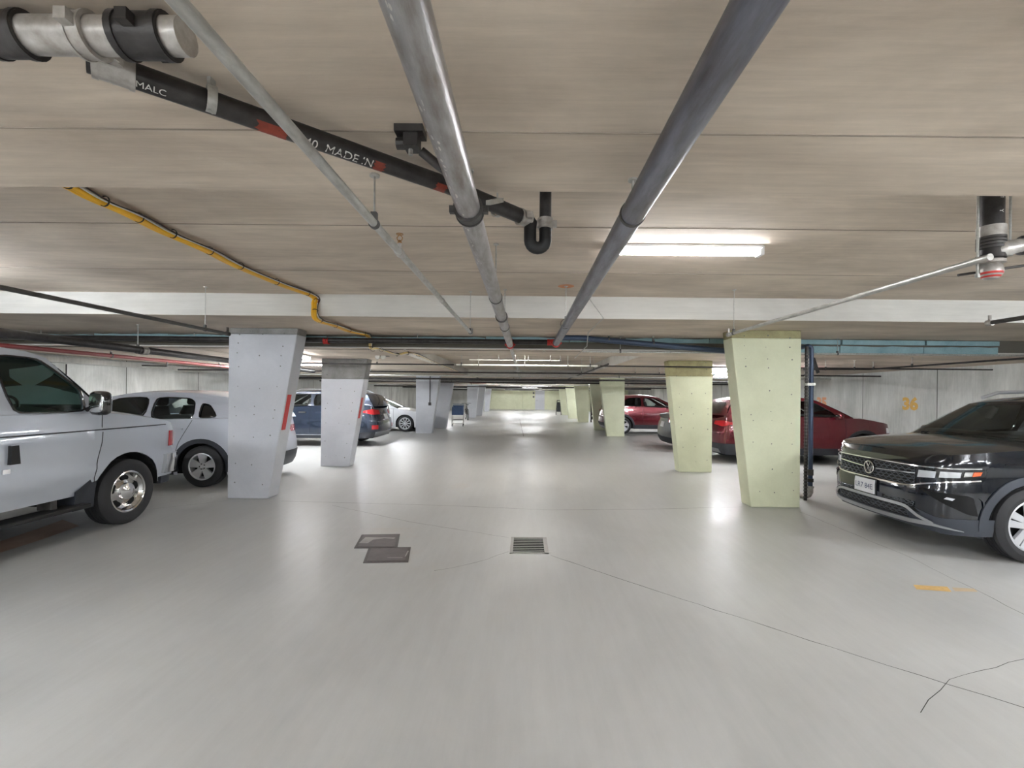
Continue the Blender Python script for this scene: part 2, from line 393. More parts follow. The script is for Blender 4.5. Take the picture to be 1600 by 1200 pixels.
# floor cracks and saw cuts
def fp(px, py): 
    p = PZ(px, py, 0.0); return Vector((p.x, p.y, 0))
def crack(pts, wd=0.006, jit=0.01):
    pts = [fp(*p) for p in pts]; q = []
    for a, b in zip(pts, pts[1:]):
        n = max(2, int((b-a).length/.12))
        for i in range(n): q.append(a.lerp(b, i/n) + Vector((random.uniform(-jit, jit), random.uniform(-jit, jit), 0)))
    q.append(pts[-1]); rows = [[], []]
    for i, p in enumerate(q):
        t = (q[min(i+1, len(q)-1)]-q[max(i-1, 0)]).normalized(); n = Vector((-t.y, t.x, 0))*wd*random.uniform(.5, 1)/2
        rows[0].append(p-n+Vector((0,0,.0012))); rows[1].append(p+n+Vector((0,0,.0012)))
    m = MB(); m.grid(rows, M_crack); m.build('crack', floor, smooth=0)
crack([(440, 783), (700, 790), (860, 797), (1000, 796), (1160, 792)], .008, .004)
crack([(520, 790), (640, 815), (795, 840)], .006)
crack([(680, 892), (740, 880), (795, 862)], .005)
crack([(860, 868), (1000, 915), (1300, 1012), (1600, 1106)], .007, .006)
crack([(200, 800), (356, 782)], .005)
crack([(1250, 800), (1420, 870), (1600, 960)], .005)
crack([(1440, 1112), (1480, 1060), (1600, 1030)], .004, .014)
crack([(818, 682), (812, 655)], .02)

# ================================================================== COLUMNS
def column(D, xo, xib, xit, ztop, paint, band, zband, label, thick=.28, group=None, reflector=False, tie=False):
    """xo outer edge, xib / xit inner edge at bottom / top"""
    s = 1 if xo > 0 else -1
    root = empty('column', ((xo+xib)/2, D+thick/2, 0)); tag(root, label, 'column', group)
    L = Vector(root.location)
    def xi(z): return xib + (xit-xib)*min(1, z/(ztop))
    def seg(z0, z1, m, nm, grow=0):
        k = MB(); v = []
        for z in (z0, z1):
            v += [Vector(p)-L for p in ((xo+s*grow, D-grow, z), (xi(z)-s*grow, D-grow, z), (xi(z)-s*grow, D+thick+grow, z), (xo+s*grow, D+thick+grow, z))]
        k.hexa(v, m); return k.build(nm, root, smooth=0, bevel=.012)
    seg(0, zband, paint, 'shaft', .003)
    if zband < ztop: seg(zband, ztop, band, 'bare_top', 0)
    if reflector:
        z0, z1 = reflector; k = MB()
        e = s*.008; v = []
        for z in (z0, z1):
            v += [Vector(p)-L for p in ((xi(z)-s*.003, D+.03, z), (xi(z)-s*.003-e, D+.03, z), (xi(z)-s*.003-e, D+.13, z), (xi(z)-s*.003, D+.13, z))]
        k.hexa(v, M_reflect); k.build('reflector_strip', root, smooth=0)
    if tie:
        k = MB(); random.seed(int(D*10)+1)
        for zz in (.22, .52, .9, 1.2, 1.32, 1.62, 1.95, 2.1, 2.25, 2.4):
            for t in (.14, .5, .82):
                if random.random() < .15: continue
                X = xo + (xi(zz)-xo)*(t+random.uniform(-.03, .03)); Z = zz+random.uniform(-.03, .03); r = random.uniform(.005, .011)
                if Z > ztop-.03: continue
                k.lathe([(0, -.0045), (r, -.0045), (r, 0)], mat('tie_hole', (112, 112, 108), .9), 8, 'y', Matrix.Translation(Vector((X, D, Z))-L))
        k.build('form_tie_holes', root, smooth=0, kind='stuff')
    return root
def colpx(D, pxo, pib, pit, *a, **k):
    g = lambda p: (p-VX)*D/F
    return column(D, g(pxo), g(pib), g(pit), *a, **k)
cL1 = colpx(6.72, 357, 420, 465, ZN, M_white, M_bare, 2.40, 'nearest white tapered concrete column on the left, red strip on its edge, beside the silver van', reflector=(1.0, 1.52), tie=True)
cL2 = colpx(9.72, 502, 546, 574, ZL, M_white, M_bare, 1.85, 'white tapered column with a tall bare grey top and red strip, in front of the dark blue SUV', reflector=(1.02, 1.46), tie=True)
cL3 = colpx(18.1, 650, 675, 687, ZL, M_white, M_bare, ZL, 'white column in front of the white sedan, with a conduit and box down its face')
cL4 = colpx(20.9, 676, 697, 709, ZL, M_white, M_bare, ZL, 'white column just behind the one with the conduit, left of the blue cart')
cL5 = colpx(30.5, 730, 743, 748, ZL, M_white, M_bare, ZL, 'small white column just beyond the blue cart')
cL6 = colpx(33.5, 743, 753, 759, ZL, M_white, M_bare, ZL, 'white column right behind the one beyond the blue cart')
cL7 = colpx(42, 757, 764, 768, ZL, M_white, M_bare, ZL, 'farthest white column, at the left end of the far yellow wall')
cR1 = colpx(6.48, 1251, 1175, 1141, ZN, M_yel, M_olive, 2.38, 'nearest pale yellow tapered column on the right, with pipes down its right side', tie=True)
cR2 = colpx(9.42, 1113, 1063, 1043, ZL, M_yel, M_olive, 1.96, 'pale yellow tapered column with a tall olive top band, second on the right', tie=True)
cR3 = colpx(17.5, 976, 949, 937, ZL, M_yel, M_olive, ZL, 'pale yellow column at the tail of the farther red car')
cR4 = colpx(20.6, 955, 930, 921, ZL, M_yel, M_olive, ZL, 'pale yellow column half hidden behind the one at the farther red car')
cR5 = colpx(26.6, 920, 904, 897, ZL, M_yel, M_olive, ZL, 'pale yellow column with dark valves and pipes down its right side')
cR6 = colpx(30.7, 906, 889, 883, ZL, M_yel, M_olive, ZL, 'pale yellow column left of and behind the one with the dark valves')
cR7 = colpx(36.0, 890, 878, 873, ZL, M_yel, M_olive, ZL, 'farthest pale yellow column, by the folded dark stroller')
# conduit on the third left column
L3 = Vector(cL3.location); k = MB()
X = (672-VX)*18.1/F
k.tube([Vector((X, 18.07, ZL-.02))-L3, Vector((X, 18.07, 1.2))-L3], .018, M_iron, 8); k.box(Vector((X-.05, 18.03, 1.1))-L3, Vector((X+.05, 18.095, 1.22))-L3, M_iron)
k.build('conduit', cL3)

# ================================================================== LAMPS
def lamp(x, y, z, label, L=1.22, rot=0, group=None, drop=0, tm=None):
    root = empty('strip_light', (x, y, z), rot); tag(root, label, 'light', group)
    k = MB(); k.box((-L/2, -.065, -.022), (L/2, .065, 0), M_lampw); k.box((-L/2, -.012, -.04), (L/2, .012, -.02), M_lampw)
    k.build('housing', root, smooth=0, bevel=.006)
    for s in (-1, 1):
        k = MB(); k.tube([(-L/2+.03, s*.026, -.052), (L/2-.03, s*.026, -.052)], .0125, tm or M_tube, 8); k.build('tube', root)
        k = MB(); k.box((s*L/2-.018, -.045, -.072), (s*L/2+.018, .045, 0), M_lampw); k.build('socket', root, smooth=0, bevel=.004)
    if drop:
        for s in (-1, 1): k = MB(); k.tube([(s*.4, 0, 0), (s*.4, 0, drop)], .006, M_galv, 6); k.build('suspension', root)
    return root
lamp(1.27, 3.72, ZC, 'long lit twin tube strip light on the near ceiling, right of the big pipe', tm=M_tubeq)
lamp(4.75, 11.2, ZL-.02, 'lit strip light seen between the two nearest yellow columns', tm=M_tubeq)
lamp(-5.05, 10.9, ZL-.02, 'lit strip light seen between the two nearest white columns', tm=M_tubeq)
og = 'partly added strip lights above the parking stalls'
off = [(-5.9, 3.6, 2.5), (6.0, 3.3, 2.5), (-3.7, .5, 2.2), (3.9, .5, 2.2), (-6.6, -1.2, 2.2), (6.6, -1.2, 2.2), (-2.2, -2.4, 2.25), (2.6, -2.4, 2.25), (0.2, -4.6, 2.25), (-5, -5, 2.25), (5, -5, 2.25)]  # unseen lamps added to light the near ceiling, floor and columns
def top_z(y): return ZC if (-5.4 < y < -1.6 or Y0 < y < Y1) else ZN
for (x, y, z) in off: lamp(x, y, z, 'added unseen strip light behind or beside the camera, outside the picture', group='added strip lights outside the picture', drop=top_z(y)-z, tm=M_tubef)
for x in (-4.2, 4.25):  # lamps added behind the column tops to light the stalls
    lamp(x, 8.3, ZL-.02, 'added strip light behind the top of the nearest %s column, running lengthwise' % ('white' if x < 0 else 'yellow'), rot=PI/2, tm=M_tubed)
for x in (-6.0, 5.6):  # hidden lamps added to brighten the side walls
    lamp(x, 10.6, ZL-.02, 'added strip light above the stalls, hidden behind the nearest %s column' % ('white' if x < 0 else 'yellow'), rot=PI/2, tm=M_tubef)
for i, (x, y) in enumerate(((-7.2, 12.0),  (-6.6, 17.0), (6.8, 15.2), (-5.0, 13.0), (5.3, 13.3), (-6.4, 24), (6.4, 24), (-6.2, 33), (6.2, 33), (-4.3, 25.4), (4.3, 28.6), (-4.3, 38), (4.3, 38))):  # stall lamps partly inferred, more of them added to brighten the far floor
    lamp(x, y, ZL-.02, 'lit strip light from the partly added rows above the parking stalls beyond the columns', group=og, tm=M_tubef)
lamp(0, 8.75, ZK-.03, 'added strip light hidden just beyond the edge of the first ceiling recess over the aisle')  # unseen lamp added to brighten the aisle
for x, y in ((-1.4, 21.45), (1.4, 21.45), (.2, 26.2), (.2, 33.3), (.2, 36.5), (-1.2, 42.9), (1.2, 42.9)): lamp(x, y, ZK-.03, 'added strip light up in the ceiling recess over the aisle', group='strip lights added in the ceiling recesses over the aisle', tm=M_tubef if y > 30 else M_tubed)  # lamps added to brighten the far aisle

for x in (-2.0, 2.2): lamp(x, 46.0, ZL-.02, 'small strip light added before the far yellow wall, ' + ('left one' if x < 0 else 'right one'), tm=M_tubed)  # pair added to brighten the end wall

# ================================================================== CARS
def rnd_poly(p, it=2, q=.2):
    for _ in range(it):
        o = []
        for i in range(len(p)):
            a, b = p[i], p[(i+1) % len(p)]
            o += [(a[0]+(b[0]-a[0])*q, a[1]+(b[1]-a[1])*q), (a[0]+(b[0]-a[0])*(1-q), a[1]+(b[1]-a[1])*(1-q))]
        p = o; q = .25
    return p
def holed_panel(outer, holes, thick):
    cu = bpy.data.curves.new('p', 'CURVE'); cu.dimensions = '2D'; cu.fill_mode = 'BOTH'; cu.extrude = thick/2
    for pl in [outer]+holes:
        sp = cu.splines.new('POLY'); sp.points.add(len(pl)-1)
        for q, (x, z) in zip(sp.points, pl): q.co = (x, z, 0, 1)
        sp.use_cyclic_u = True
    ob = bpy.data.objects.new('p', cu); COL.objects.link(ob); bpy.context.view_layer.update()
    me = bpy.data.meshes.new_from_object(ob.evaluated_get(bpy.context.evaluated_depsgraph_get()))
    vs = [v.co.copy() for v in me.vertices]; fs = [tuple(p.vertices) for p in me.polygons]
    bpy.data.objects.remove(ob); return vs, fs

class Car:
    def __init__(c, kind, label, category, loc, rz, paint, p):
        c.p = p; c.paint = paint; c.L, c.W = p['L'], p['W']/2
        c.root = empty(kind, loc, rz); tag(c.root, label, category)
        c.wheelx = p['wheels']; c.R = p['r']; c.AR = p.get('arch', c.R+.06); c.sill = p.get('sill', .2)
        c.plan(); c.body()
    def plan(c):
        p = c.p; L = c.L
        fr = p.get('nose', [(0, 0), (.012, .3), (.05, .58), (.13, .78), (.28, .9), (.55, .965), (1.0, 1.0)])
        rr = p.get('tail', [(0, 0), (.012, .35), (.04, .62), (.1, .82), (.22, .92), (.5, .975), (1.0, 1.0)])
        def smooth(tab, n=10):
            # sample by angle-ish: param along polyline with catmull
            out = []; t = [tab[0]]+tab+[(tab[-1][0]+.3, tab[-1][1])]
            t[0] = (tab[0][0]+(tab[1][0]-tab[0][0])*1.0, -tab[1][1])
            for i in range(1, len(t)-2):
                for k in range(n):
                    u = k/n; a, b, d, e = t[i-1], t[i], t[i+1], t[i+2]
                    out.append(tuple(.5*((2*b[j])+(-a[j]+d[j])*u+(2*a[j]-5*b[j]+4*d[j]-e[j])*u*u+(-a[j]+3*b[j]-3*d[j]+e[j])*u**3) for j in (0, 1)))
            out.append(tab[-1]); return out
        pts = [(x, y*c.W) for x, y in smooth(fr, 5)]
        mid = []; x = fr[-1][0]+.12
        while x < L-rr[-1][0]-.06: mid.append((x, c.W)); x += .12
        back = [(L-x, y*c.W) for x, y in smooth(rr, 5)][::-1]
        pts = pts+mid+back
        # insert arch stations
        def yx(x):
            for a, b in zip(pts, pts[1:]):
                if a[0] <= x <= b[0]+1e-9 and b[0] > a[0]: return a[1]+(b[1]-a[1])*(x-a[0])/(b[0]-a[0])
            return c.W
        ext = []
        half = len([q for q in pts if q[0] < L/2])
        for cx in c.wheelx:
            A = c.AR
            for k in range(17):
                ext.append(cx - A*math.cos(PI*k/16))
            ext += [cx-A-.0015, cx+A+.0015]
        keep = [q for q in pts if not any(abs(q[0]-cx) < c.AR+.002 and q[1] > c.W*.86 for cx in c.wheelx)]
        allp = keep + [(x, yx(x)) for x in ext]
        # order: front part by y (x small), keep monotone in x then y
        fcen = [q for q in allp if q[0] < L/2]; rcen = [q for q in allp if q[0] >= L/2]
        fcen.sort(key=lambda q: (q[0]+q[1]*.2)); rcen.sort(key=lambda q: (q[0]-q[1]*.2))
        pts = fcen+rcen
        c.pl = pts; s = [0]
        for a, b in zip(pts, pts[1:]): s.append(s[-1]+math.hypot(b[0]-a[0], b[1]-a[1]))
        c.s = s; c.SL = s[-1]
        nn = []
        n = len(pts)
        for i in range(n):
            a = pts[i-1] if i else (pts[1][0], -pts[1][1]); b = pts[i+1] if i < n-1 else (pts[-2][0], -pts[-2][1])
            t = (b[0]-a[0], b[1]-a[1]); l = math.hypot(*t) or 1
            nn.append((-t[1]/l, t[0]/l))
        c.nn = nn
    def sx(c, x):
        """arc position of a side station"""
        for i in range(len(c.pl)-1):
            if c.pl[i][1] > c.W*.6 or c.pl[i][0] > c.L/2:
                if c.pl[i][0] <= x <= c.pl[i+1][0]: 
                    d = c.pl[i+1][0]-c.pl[i][0]
                    return c.s[i]+(c.s[i+1]-c.s[i])*((x-c.pl[i][0])/d if d > 1e-9 else 0)
        return c.s[-1]
    def inset(c, n, z):
        p = c.p
        si = sinterp(p['side'], z); fi = sinterp(p['front'] if n[0] < 0 else p['rear'], z)
        w = n[0]**2
        return si*(1-w)+fi*w
    def S(c, s, z, off=0.0):
        sg = 1 if s >= 0 else -1; s = abs(s)
        if s > c.SL: s = 2*c.SL-s; sg = -sg
        i = 0; lo, hi = 0, len(c.s)-1
        while hi-lo > 1:
            m = (lo+hi)//2
            if c.s[m] <= s: lo = m
            else: hi = m
        d = c.s[hi]-c.s[lo]; u = (s-c.s[lo])/d if d > 1e-9 else 0
        x = c.pl[lo][0]+(c.pl[hi][0]-c.pl[lo][0])*u; y = c.pl[lo][1]+(c.pl[hi][1]-c.pl[lo][1])*u
        n = (c.nn[lo][0]+(c.nn[hi][0]-c.nn[lo][0])*u, c.nn[lo][1]+(c.nn[hi][1]-c.nn[lo][1])*u)
        l = math.hypot(*n) or 1; n = (n[0]/l, n[1]/l)
        k = off-c.inset(n, z)
        return Vector((x+n[0]*k, sg*(y+n[1]*k), z))
    def top(c, x): return sinterp(c.p['top'], x)
    def zb(c, x):
        for cx in c.wheelx:
            if abs(x-cx) <= c.AR+1e-4: return c.R+math.sqrt(max(0, c.AR**2-(x-cx)**2))*.98
        return interp(c.p.get('bottom', [(0, c.sill)]), x)
    def body(c):
        m = MB(); n = 14; rings = []
        for i, (x, y) in enumerate(c.pl):
            z0, z1 = c.zb(x), c.top(x)
            rings.append([c.S(c.s[i], z0+(z1-z0)*k/n) for k in range(n+1)])
        m.grid(rings, c.paint); m.grid([[Vector((q.x, -q.y, q.z)) for q in r] for r in rings], c.paint)
        # rounded shoulder then deck
        ca, cb = c.p['cabin']; cr = c.p.get('crown', .05)
        rows = []; nb = 14
        for i, r in enumerate(rings):
            e = r[-1]; row = []
            for j in range(nb+1):
                b = -1+2*j/nb; b = math.copysign(abs(b)**.8, b)
                x = c.pl[i][0]
                crx = cr*min(1, x/.45)*min(1, (c.L-x)/.35)
                row.append(Vector((e.x, e.y*b, e.z+crx*(1-abs(b)**2.6))))
            rows.append(row)
        def mf(i, j):
            return M_cabin if (ca < c.pl[i][0] < cb and 0 < j < nb-1) else c.paint
        if c.p.get('hoodcut'): pass
        m.grid(rows, None, mf)
        c.bodyo = m.build('body', c.root, smooth=50)
        # underbody + wells
        u = MB(); u.box((.25, -c.W+.17, c.sill+.0), (c.L-.25, c.W-.17, .5), M_inner); 
        for cx in c.wheelx:
            u.box((cx-c.AR, -c.W+.3, .3), (cx+c.AR, c.W-.3, c.R+c.AR+.02), M_inner)
            for sg in (-1, 1):
                rows = []
                for k in range(17):
                    a = PI*k/16
                    xx, zz = cx+(c.AR+.004)*math.cos(a), c.R+(c.AR+.004)*math.sin(a)*.98
                    rows.append([(xx, sg*(c.W-.05-.02), zz), (xx, sg*(c.W-.33), zz)])
                u.grid(rows, M_inner)
                rows = [[(q[1][0], q[1][1], q[1][2]) for q in rows], [(cx, sg*(c.W-.33), c.R)]*17]
                u.grid(rows, M_inner)
        u.build('underbody', c.root, smooth=30)
    def band(c, A, B, off, thick, m, name, par=None, n=None, nv=3, both=False, **kw):
        """raised or flush strip on the body surface between two polylines of (s, z)"""
        res = None
        for sg in ((1, -1) if both else (1,)):
            def res_(Q):
                if n is None: return Q
                d = [0]
                for a, b in zip(Q, Q[1:]): d.append(d[-1]+math.hypot(b[0]-a[0], b[1]-a[1]))
                out = []
                for k in range(n+1):
                    t = d[-1]*k/n; i = 0
                    while i < len(Q)-2 and d[i+1] < t: i += 1
                    u = (t-d[i])/((d[i+1]-d[i]) or 1); out.append((Q[i][0]+(Q[i+1][0]-Q[i][0])*u, Q[i][1]+(Q[i+1][1]-Q[i][1])*u))
                return out
            a, b = res_(A), res_(B); k = MB()
            fr = [[c.S(sg*(p[0]+(q[0]-p[0])*v/nv), p[1]+(q[1]-p[1])*v/nv, off) for v in range(nv+1)] for p, q in zip(a, b)]
            k.grid(fr, m)
            lo = off-thick
            def skirt(edge):
                k.grid([[c.S(sg*e[0], e[1], off) for e in edge], [c.S(sg*e[0], e[1], lo) for e in edge]], m)
            skirt(a); skirt(b)
            for (p, q) in ((a[0], b[0]), (a[-1], b[-1])): skirt([(p[0]+(q[0]-p[0])*v/nv, p[1]+(q[1]-p[1])*v/nv) for v in range(nv+1)])
            res = k.build(name, par or c.root, smooth=35, **kw)
        return res
    def line(c, pts, wd, off, m, name, par=None, both=True, n=16, **kw):
        """thin strip following a polyline of (s, z)"""
        A, B = [], []
        for i, p in enumerate(pts):
            a = pts[max(i-1, 0)]; b = pts[min(i+1, len(pts)-1)]; l = math.hypot(b[0]-a[0], b[1]-a[1]) or 1
            nx, nz = -(b[1]-a[1])/l*wd/2, (b[0]-a[0])/l*wd/2
            A.append((p[0]-nx, p[1]-nz)); B.append((p[0]+nx, p[1]+nz))
        return c.band(A, B, off, .006, m, name, par, n=n, nv=1, both=both, **kw)
    def X(c, pts): return [(c.sx(x), z) for x, z in pts]
    def arch_trim(c, wd, m, off=.012, a0=-12, a1=192):
        for cx in c.wheelx:
            for sg in (1, -1):
                A, B = [], []
                for k in range(25):
                    a = math.radians(a0+(a1-a0)*k/24)
                    A.append((sg*c.sx(cx-(c.AR-.005)*math.cos(a)), max(c.sill, c.R+(c.AR-.005)*math.sin(a)*.98)))
                    B.append((sg*c.sx(cx-(c.AR+wd)*math.cos(a)), max(c.sill, c.R+(c.AR+wd)*math.sin(a)*.98)))
                c.band(A, B, off, .035, m, 'wheel_arch_trim', nv=2)
    # greenhouse
    def gy(c, x, z):
        g = c.p['green']; t = (z-g['zb'])/(g['zr']-g['zb'])
        base = g['wb']+(g['wr']-g['wb'])*t
        xm = (g['f0'][0]+g['r0'][0])/2; hl = (g['r0'][0]-g['f0'][0])/2
        return base - g.get('k', .05)*((x-xm)/hl)**2
    def greenhouse(c, side_glass, quarter=None, holes=(), black_pillars=True):
        g = c.p['green']; roof = g['roof']
        outer = [g['f0']] + [(x, z) for x, z in roof] + [g['r0']]
        # densify outer
        o2 = []
        for i in range(len(outer)):
            a, b = outer[i], outer[(i+1) % len(outer)]; n = 6
            for k in range(n): o2.append((a[0]+(b[0]-a[0])*k/n, a[1]+(b[1]-a[1])*k/n))
        hs = [rnd_poly(h, 2, g.get('rq', .12)) for h in holes]
        vs, fs = holed_panel(o2, hs, .03)
        for sg in (-1, 1):
            m = MB(); m.add([Vector((v.x, sg*(c.gy(v.x, v.y)-.015+v.z), v.y)) for v in vs], fs, c.paint)
            pan = m.build('door_frame', c.root, smooth=40)
            for i, h in enumerate(hs):
                q = []
                for a in range(len(h)): q.append(Vector((h[a][0], sg*(c.gy(h[a][0], h[a][1])-.012), h[a][1])))
                k = MB(); k.add(q, [tuple(range(len(q)))], side_glass[i]); gl = k.build('side_window', c.root, smooth=0)
                # dark rubber surround
                k = MB(); loop = [Vector((x_, sg*(c.gy(x_, z_)+.004), z_)) for x_, z_ in h]
                k.tube(loop, .011, M_gloss if not g.get('chrome') else M_satin, 5, closed=True); k.build('window_seal', gl)
        # roof
        x0, x1 = roof[0][0], roof[-1][0]; rows = []; n = 20
        for i in range(n+1):
            row = []
            for j in range(17):
                b = -1+2*j/16
                xx = x0+(x1-x0)*i/n
                bul = (g.get('bf', .07)*(1-i/n)**3*(-1) + g.get('br', .04)*(i/n)**3)*(1-b*b)
                z = interp(roof, xx); row.append(Vector((xx+bul, b*(c.gy(xx, z)-.004), z+g.get('crown', .05)*(1-abs(b)**2.2)*min(1, .35+3*(i/n))*min(1, .35+3*(1-i/n)))))
            rows.append(row)
        m = MB(); m.grid(rows, c.paint)
        ro = m.build('roof', c.root, smooth=50); sm = ro.modifiers.new('s', 'SOLIDIFY'); sm.thickness = .02; sm.offset = -1
        edge_f, edge_r = rows[0], rows[-1]
        # windshield
        def screen(base, edge, bul, m_, nm, tfrac=(0, 1), off=0, sgn=-1, wf=1.0):
            R = []
            for i in range(9):
                t = tfrac[0]+(tfrac[1]-tfrac[0])*i/8; row = []
                for j in range(17):
                    b = -1+2*j/16; e = edge[j]
                    B0 = Vector((base[0]+sgn*bul*(1-b*b), b*(c.gy(*base)-.004), base[1]+.01))
                    q = B0.lerp(e, t); q.y = B0.y*(1-t)*wf+e.y*t*wf; q.x += sgn*(off+.03*math.sin(PI*t)); q.z += off*.6
                    row.append(q)
                R.append(row)
            k = MB(); k.grid(R, m_); return k.build(nm, c.root, smooth=60)
        screen(g['f0'], edge_f, g.get('bb', .16), g.get('ws', G_clear), 'windshield')
        if g.get('rear_glass', True):
            t0 = g.get('rt', (.12, .9))
            screen(g['r0'], edge_r, g.get('rb', .08), c.paint, 'tailgate_frame', sgn=1)
            screen(g['r0'], edge_r, g.get('rb', .08), M_gloss, 'rear_window', t0, .006, 1, .9)
        # A pillars seal
    def seats(c, xs, z, yy=.38):
        for x in xs:
            for sg in (-1, 1):
                m = MB()
                def rb(a, b, tilt):
                    mt = Matrix.Translation(a) @ Matrix.Rotation(tilt, 4, 'Y'); hx, hy, hz = b
                    vs = []; 
                    for zz, k in ((-hz, .8), (-hz*.6, 1), (hz*.5, .97), (hz, .72)):
                        for q in range(12):
                            an = 2*PI*q/12; ex = math.copysign(abs(math.cos(an))**.6, math.cos(an)); ey = math.copysign(abs(math.sin(an))**.6, math.sin(an))
                            vs.append(mt @ Vector((ex*hx*k, ey*hy*k, zz)))
                    fs = [(r*12+q, r*12+(q+1) % 12, (r+1)*12+(q+1) % 12, (r+1)*12+q) for r in range(3) for q in range(12)]+[tuple(range(12)), tuple(36+q for q in range(12))]
                    m.add(vs, fs, M_seat)
                rb((x, sg*yy, z), (.07, .25, .32), .18); rb((x+.09, sg*yy, z+.42), (.05, .13, .09), .1)
                m.build('seat', c.root, smooth=60)
    def mirror(c, x, z, size=(.1, .2, .13), arm=.08, m=None):
        for sg in (-1, 1):
            k = MB(); hx, hy, hz = size; y0 = c.gy(x, z)+arm; R = []
            for i in range(7):
                t = i/6; row = []; kk = (.75, .95, 1, 1, .97, .88, .6)[i]
                for q in range(17):
                    an = 2*PI*q/16; ey = math.copysign(abs(math.cos(an))**.5, math.cos(an)); ez = math.copysign(abs(math.sin(an))**.5, math.sin(an))
                    row.append(Vector((x+hx*(1-2*t)*.5 , sg*(y0+hy*.5+ey*hy*.5*kk), z+ez*hz*.5*kk)))
                R.append(row)
            k.grid(R, m or c.paint); k.add(R[0], [tuple(range(17))], M_chrome); k.add(R[-1], [tuple(range(17))], m or c.paint)
            k.tube([(x, sg*(c.gy(x, z-.05)-.02), z-.08), (x, sg*(y0+.05), z-.03)], .025, M_black, 8)
            k.build('mirror', c.root, smooth=50)
    def wheels(c, style, w=.215, rimr=None, inset=.02, dia=None):
        R = c.R; rim = rimr or R*.69
        def mesh_tyre():
            m = MB()
            prof = [(rim-.005, -w*.36), (rim+.01, -w*.47), (rim+(R-rim)*.5, -w*.52), (R-.03, -w*.47), (R-.008, -w*.40), (R-.001, -w*.36), (R-.001, -w*.2), (R-.008, -w*.19), (R-.008, -w*.16), (R, -w*.15), (R, -w*.02), (R-.008, -w*.01), (R-.008, w*.02), (R, w*.03), (R, w*.16), (R-.008, w*.17), (R-.008, w*.2), (R-.001, w*.21), (R-.001, w*.36), (R-.008, w*.4), (R-.03, w*.47), (rim+(R-rim)*.5, w*.52), (rim, w*.4)]
            m.lathe(prof, M_tyre, 40, 'y'); return m
        def mesh_rim():
            m = MB(); ri = rim
            # barrel and lip, outward = -y
            lipm = M_chrome if style == 'van' else M_alu
            m.lathe([(ri-.004, -w*.38), (ri+.008, -w*.44), (ri-.006, -w*.46), (ri-.018, -w*.42), (ri-.03, -w*.2), (ri-.03, w*.3), (.02, w*.3)], lipm, 40, 'y')
            m.lathe([(0, w*.02), (ri-.035, w*.02)], M_inner, 24, 'y')
            if style == 'van':
                # deep chrome disc with five oval vents and a big hub cap
                n = 40; R_ = []
                prof = [(ri-.02, -w*.38), (ri-.045, -w*.2), (ri*.72, -w*.16), (ri*.5, -w*.24), (ri*.42, -w*.3)]
                m.lathe(prof, M_chrome, 40, 'y')
                for k in range(5):
                    a = 2*PI*k/5+.3; cx, cz = math.cos(a)*ri*.66, math.sin(a)*ri*.66; vs = []
                    for q in range(16):
                        b = 2*PI*q/16; lx, ly = math.cos(b)*ri*.15, math.sin(b)*ri*.22
                        vs.append((cx+lx*math.cos(a)-ly*math.sin(a), -w*.215, cz+lx*math.sin(a)+ly*math.cos(a)))
                    m.add(vs, [tuple(range(16))], M_inner)
                m.lathe([(0, -w*.5), (.035, -w*.49), (.06, -w*.44), (ri*.4, -w*.4), (ri*.44, -w*.28)], M_chrome, 32, 'y')
            else:
                nsp = {'five': 5, 'blade': 5, 'multi': 10}[style]
                for k in range(nsp):
                    a = 2*PI*k/nsp + (PI/2 if style != 'multi' else 0)
                    ca, sa = math.cos(a), math.sin(a)
                    def pt(r, t, y): return (r*ca - t*sa, y, r*sa + t*ca)
                    if style == 'five': offs = [(0, .036, .075, M_alu)]
                    elif style == 'blade': offs = [(-.045, .024, .036, M_alu), (.045, .024, .036, M_alu), (0, .02, .03, M_gloss)]
                    else: offs = [(0, .012, .022, M_alu)]
                    for (o, w0, w1, mm) in offs:
                        r0, r1 = ri*.16, ri-.012; o0 = o*.45
                        yo0, yo1 = (-w*.36, -w*.43) if mm is not M_gloss else (-w*.3, -w*.36)
                        vs = [pt(r0, o0-w0, yo0), pt(r0, o0+w0, yo0), pt(r1, o+w1, yo1), pt(r1, o-w1, yo1), pt(r0, o0-w0, yo0+.03), pt(r0, o0+w0, yo0+.03), pt(r1, o+w1, yo1+.03), pt(r1, o-w1, yo1+.03)]
                        m.hexa(vs, mm)
                m.lathe([(0, -w*.42), (.028, -w*.42), (.034, -w*.39), (ri*.26, -w*.36), (ri*.3, -w*.2)], M_alu if style != 'blade' else M_gloss, 24, 'y')
                for k in range(5):
                    a = 2*PI*k/5+.6; m.lathe([(0, -.006), (.009, -.006), (.009, .01)], M_inner, 8, 'y', Matrix.Translation((math.cos(a)*ri*.2, -w*.375, math.sin(a)*ri*.2)))
            return m
        t0 = r0 = None
        for cx in c.wheelx:
            for sg in (-1, 1):
                if t0 is None:
                    t0 = mesh_tyre().build('wheel', c.root, smooth=35); r0 = mesh_rim().build('rim', t0, smooth=35); t, r = t0, r0
                else:
                    t = t0.copy(); COL.objects.link(t); r = r0.copy(); COL.objects.link(r); r.parent = t
                t.location = (cx, sg*(c.W-inset-w/2), R); t.rotation_euler = (0, 0, 0 if sg < 0 else PI)
    def fascia(c, s0, s1, z0, z1, m, name, off=.006, nv=3, thick=.02, n=10, both=True, par=None, **kw):
        return c.band([(s0, z0), (s1, z0)], [(s0, z1), (s1, z1)], off, thick, m, name, par, n=n, nv=nv, both=both, **kw)
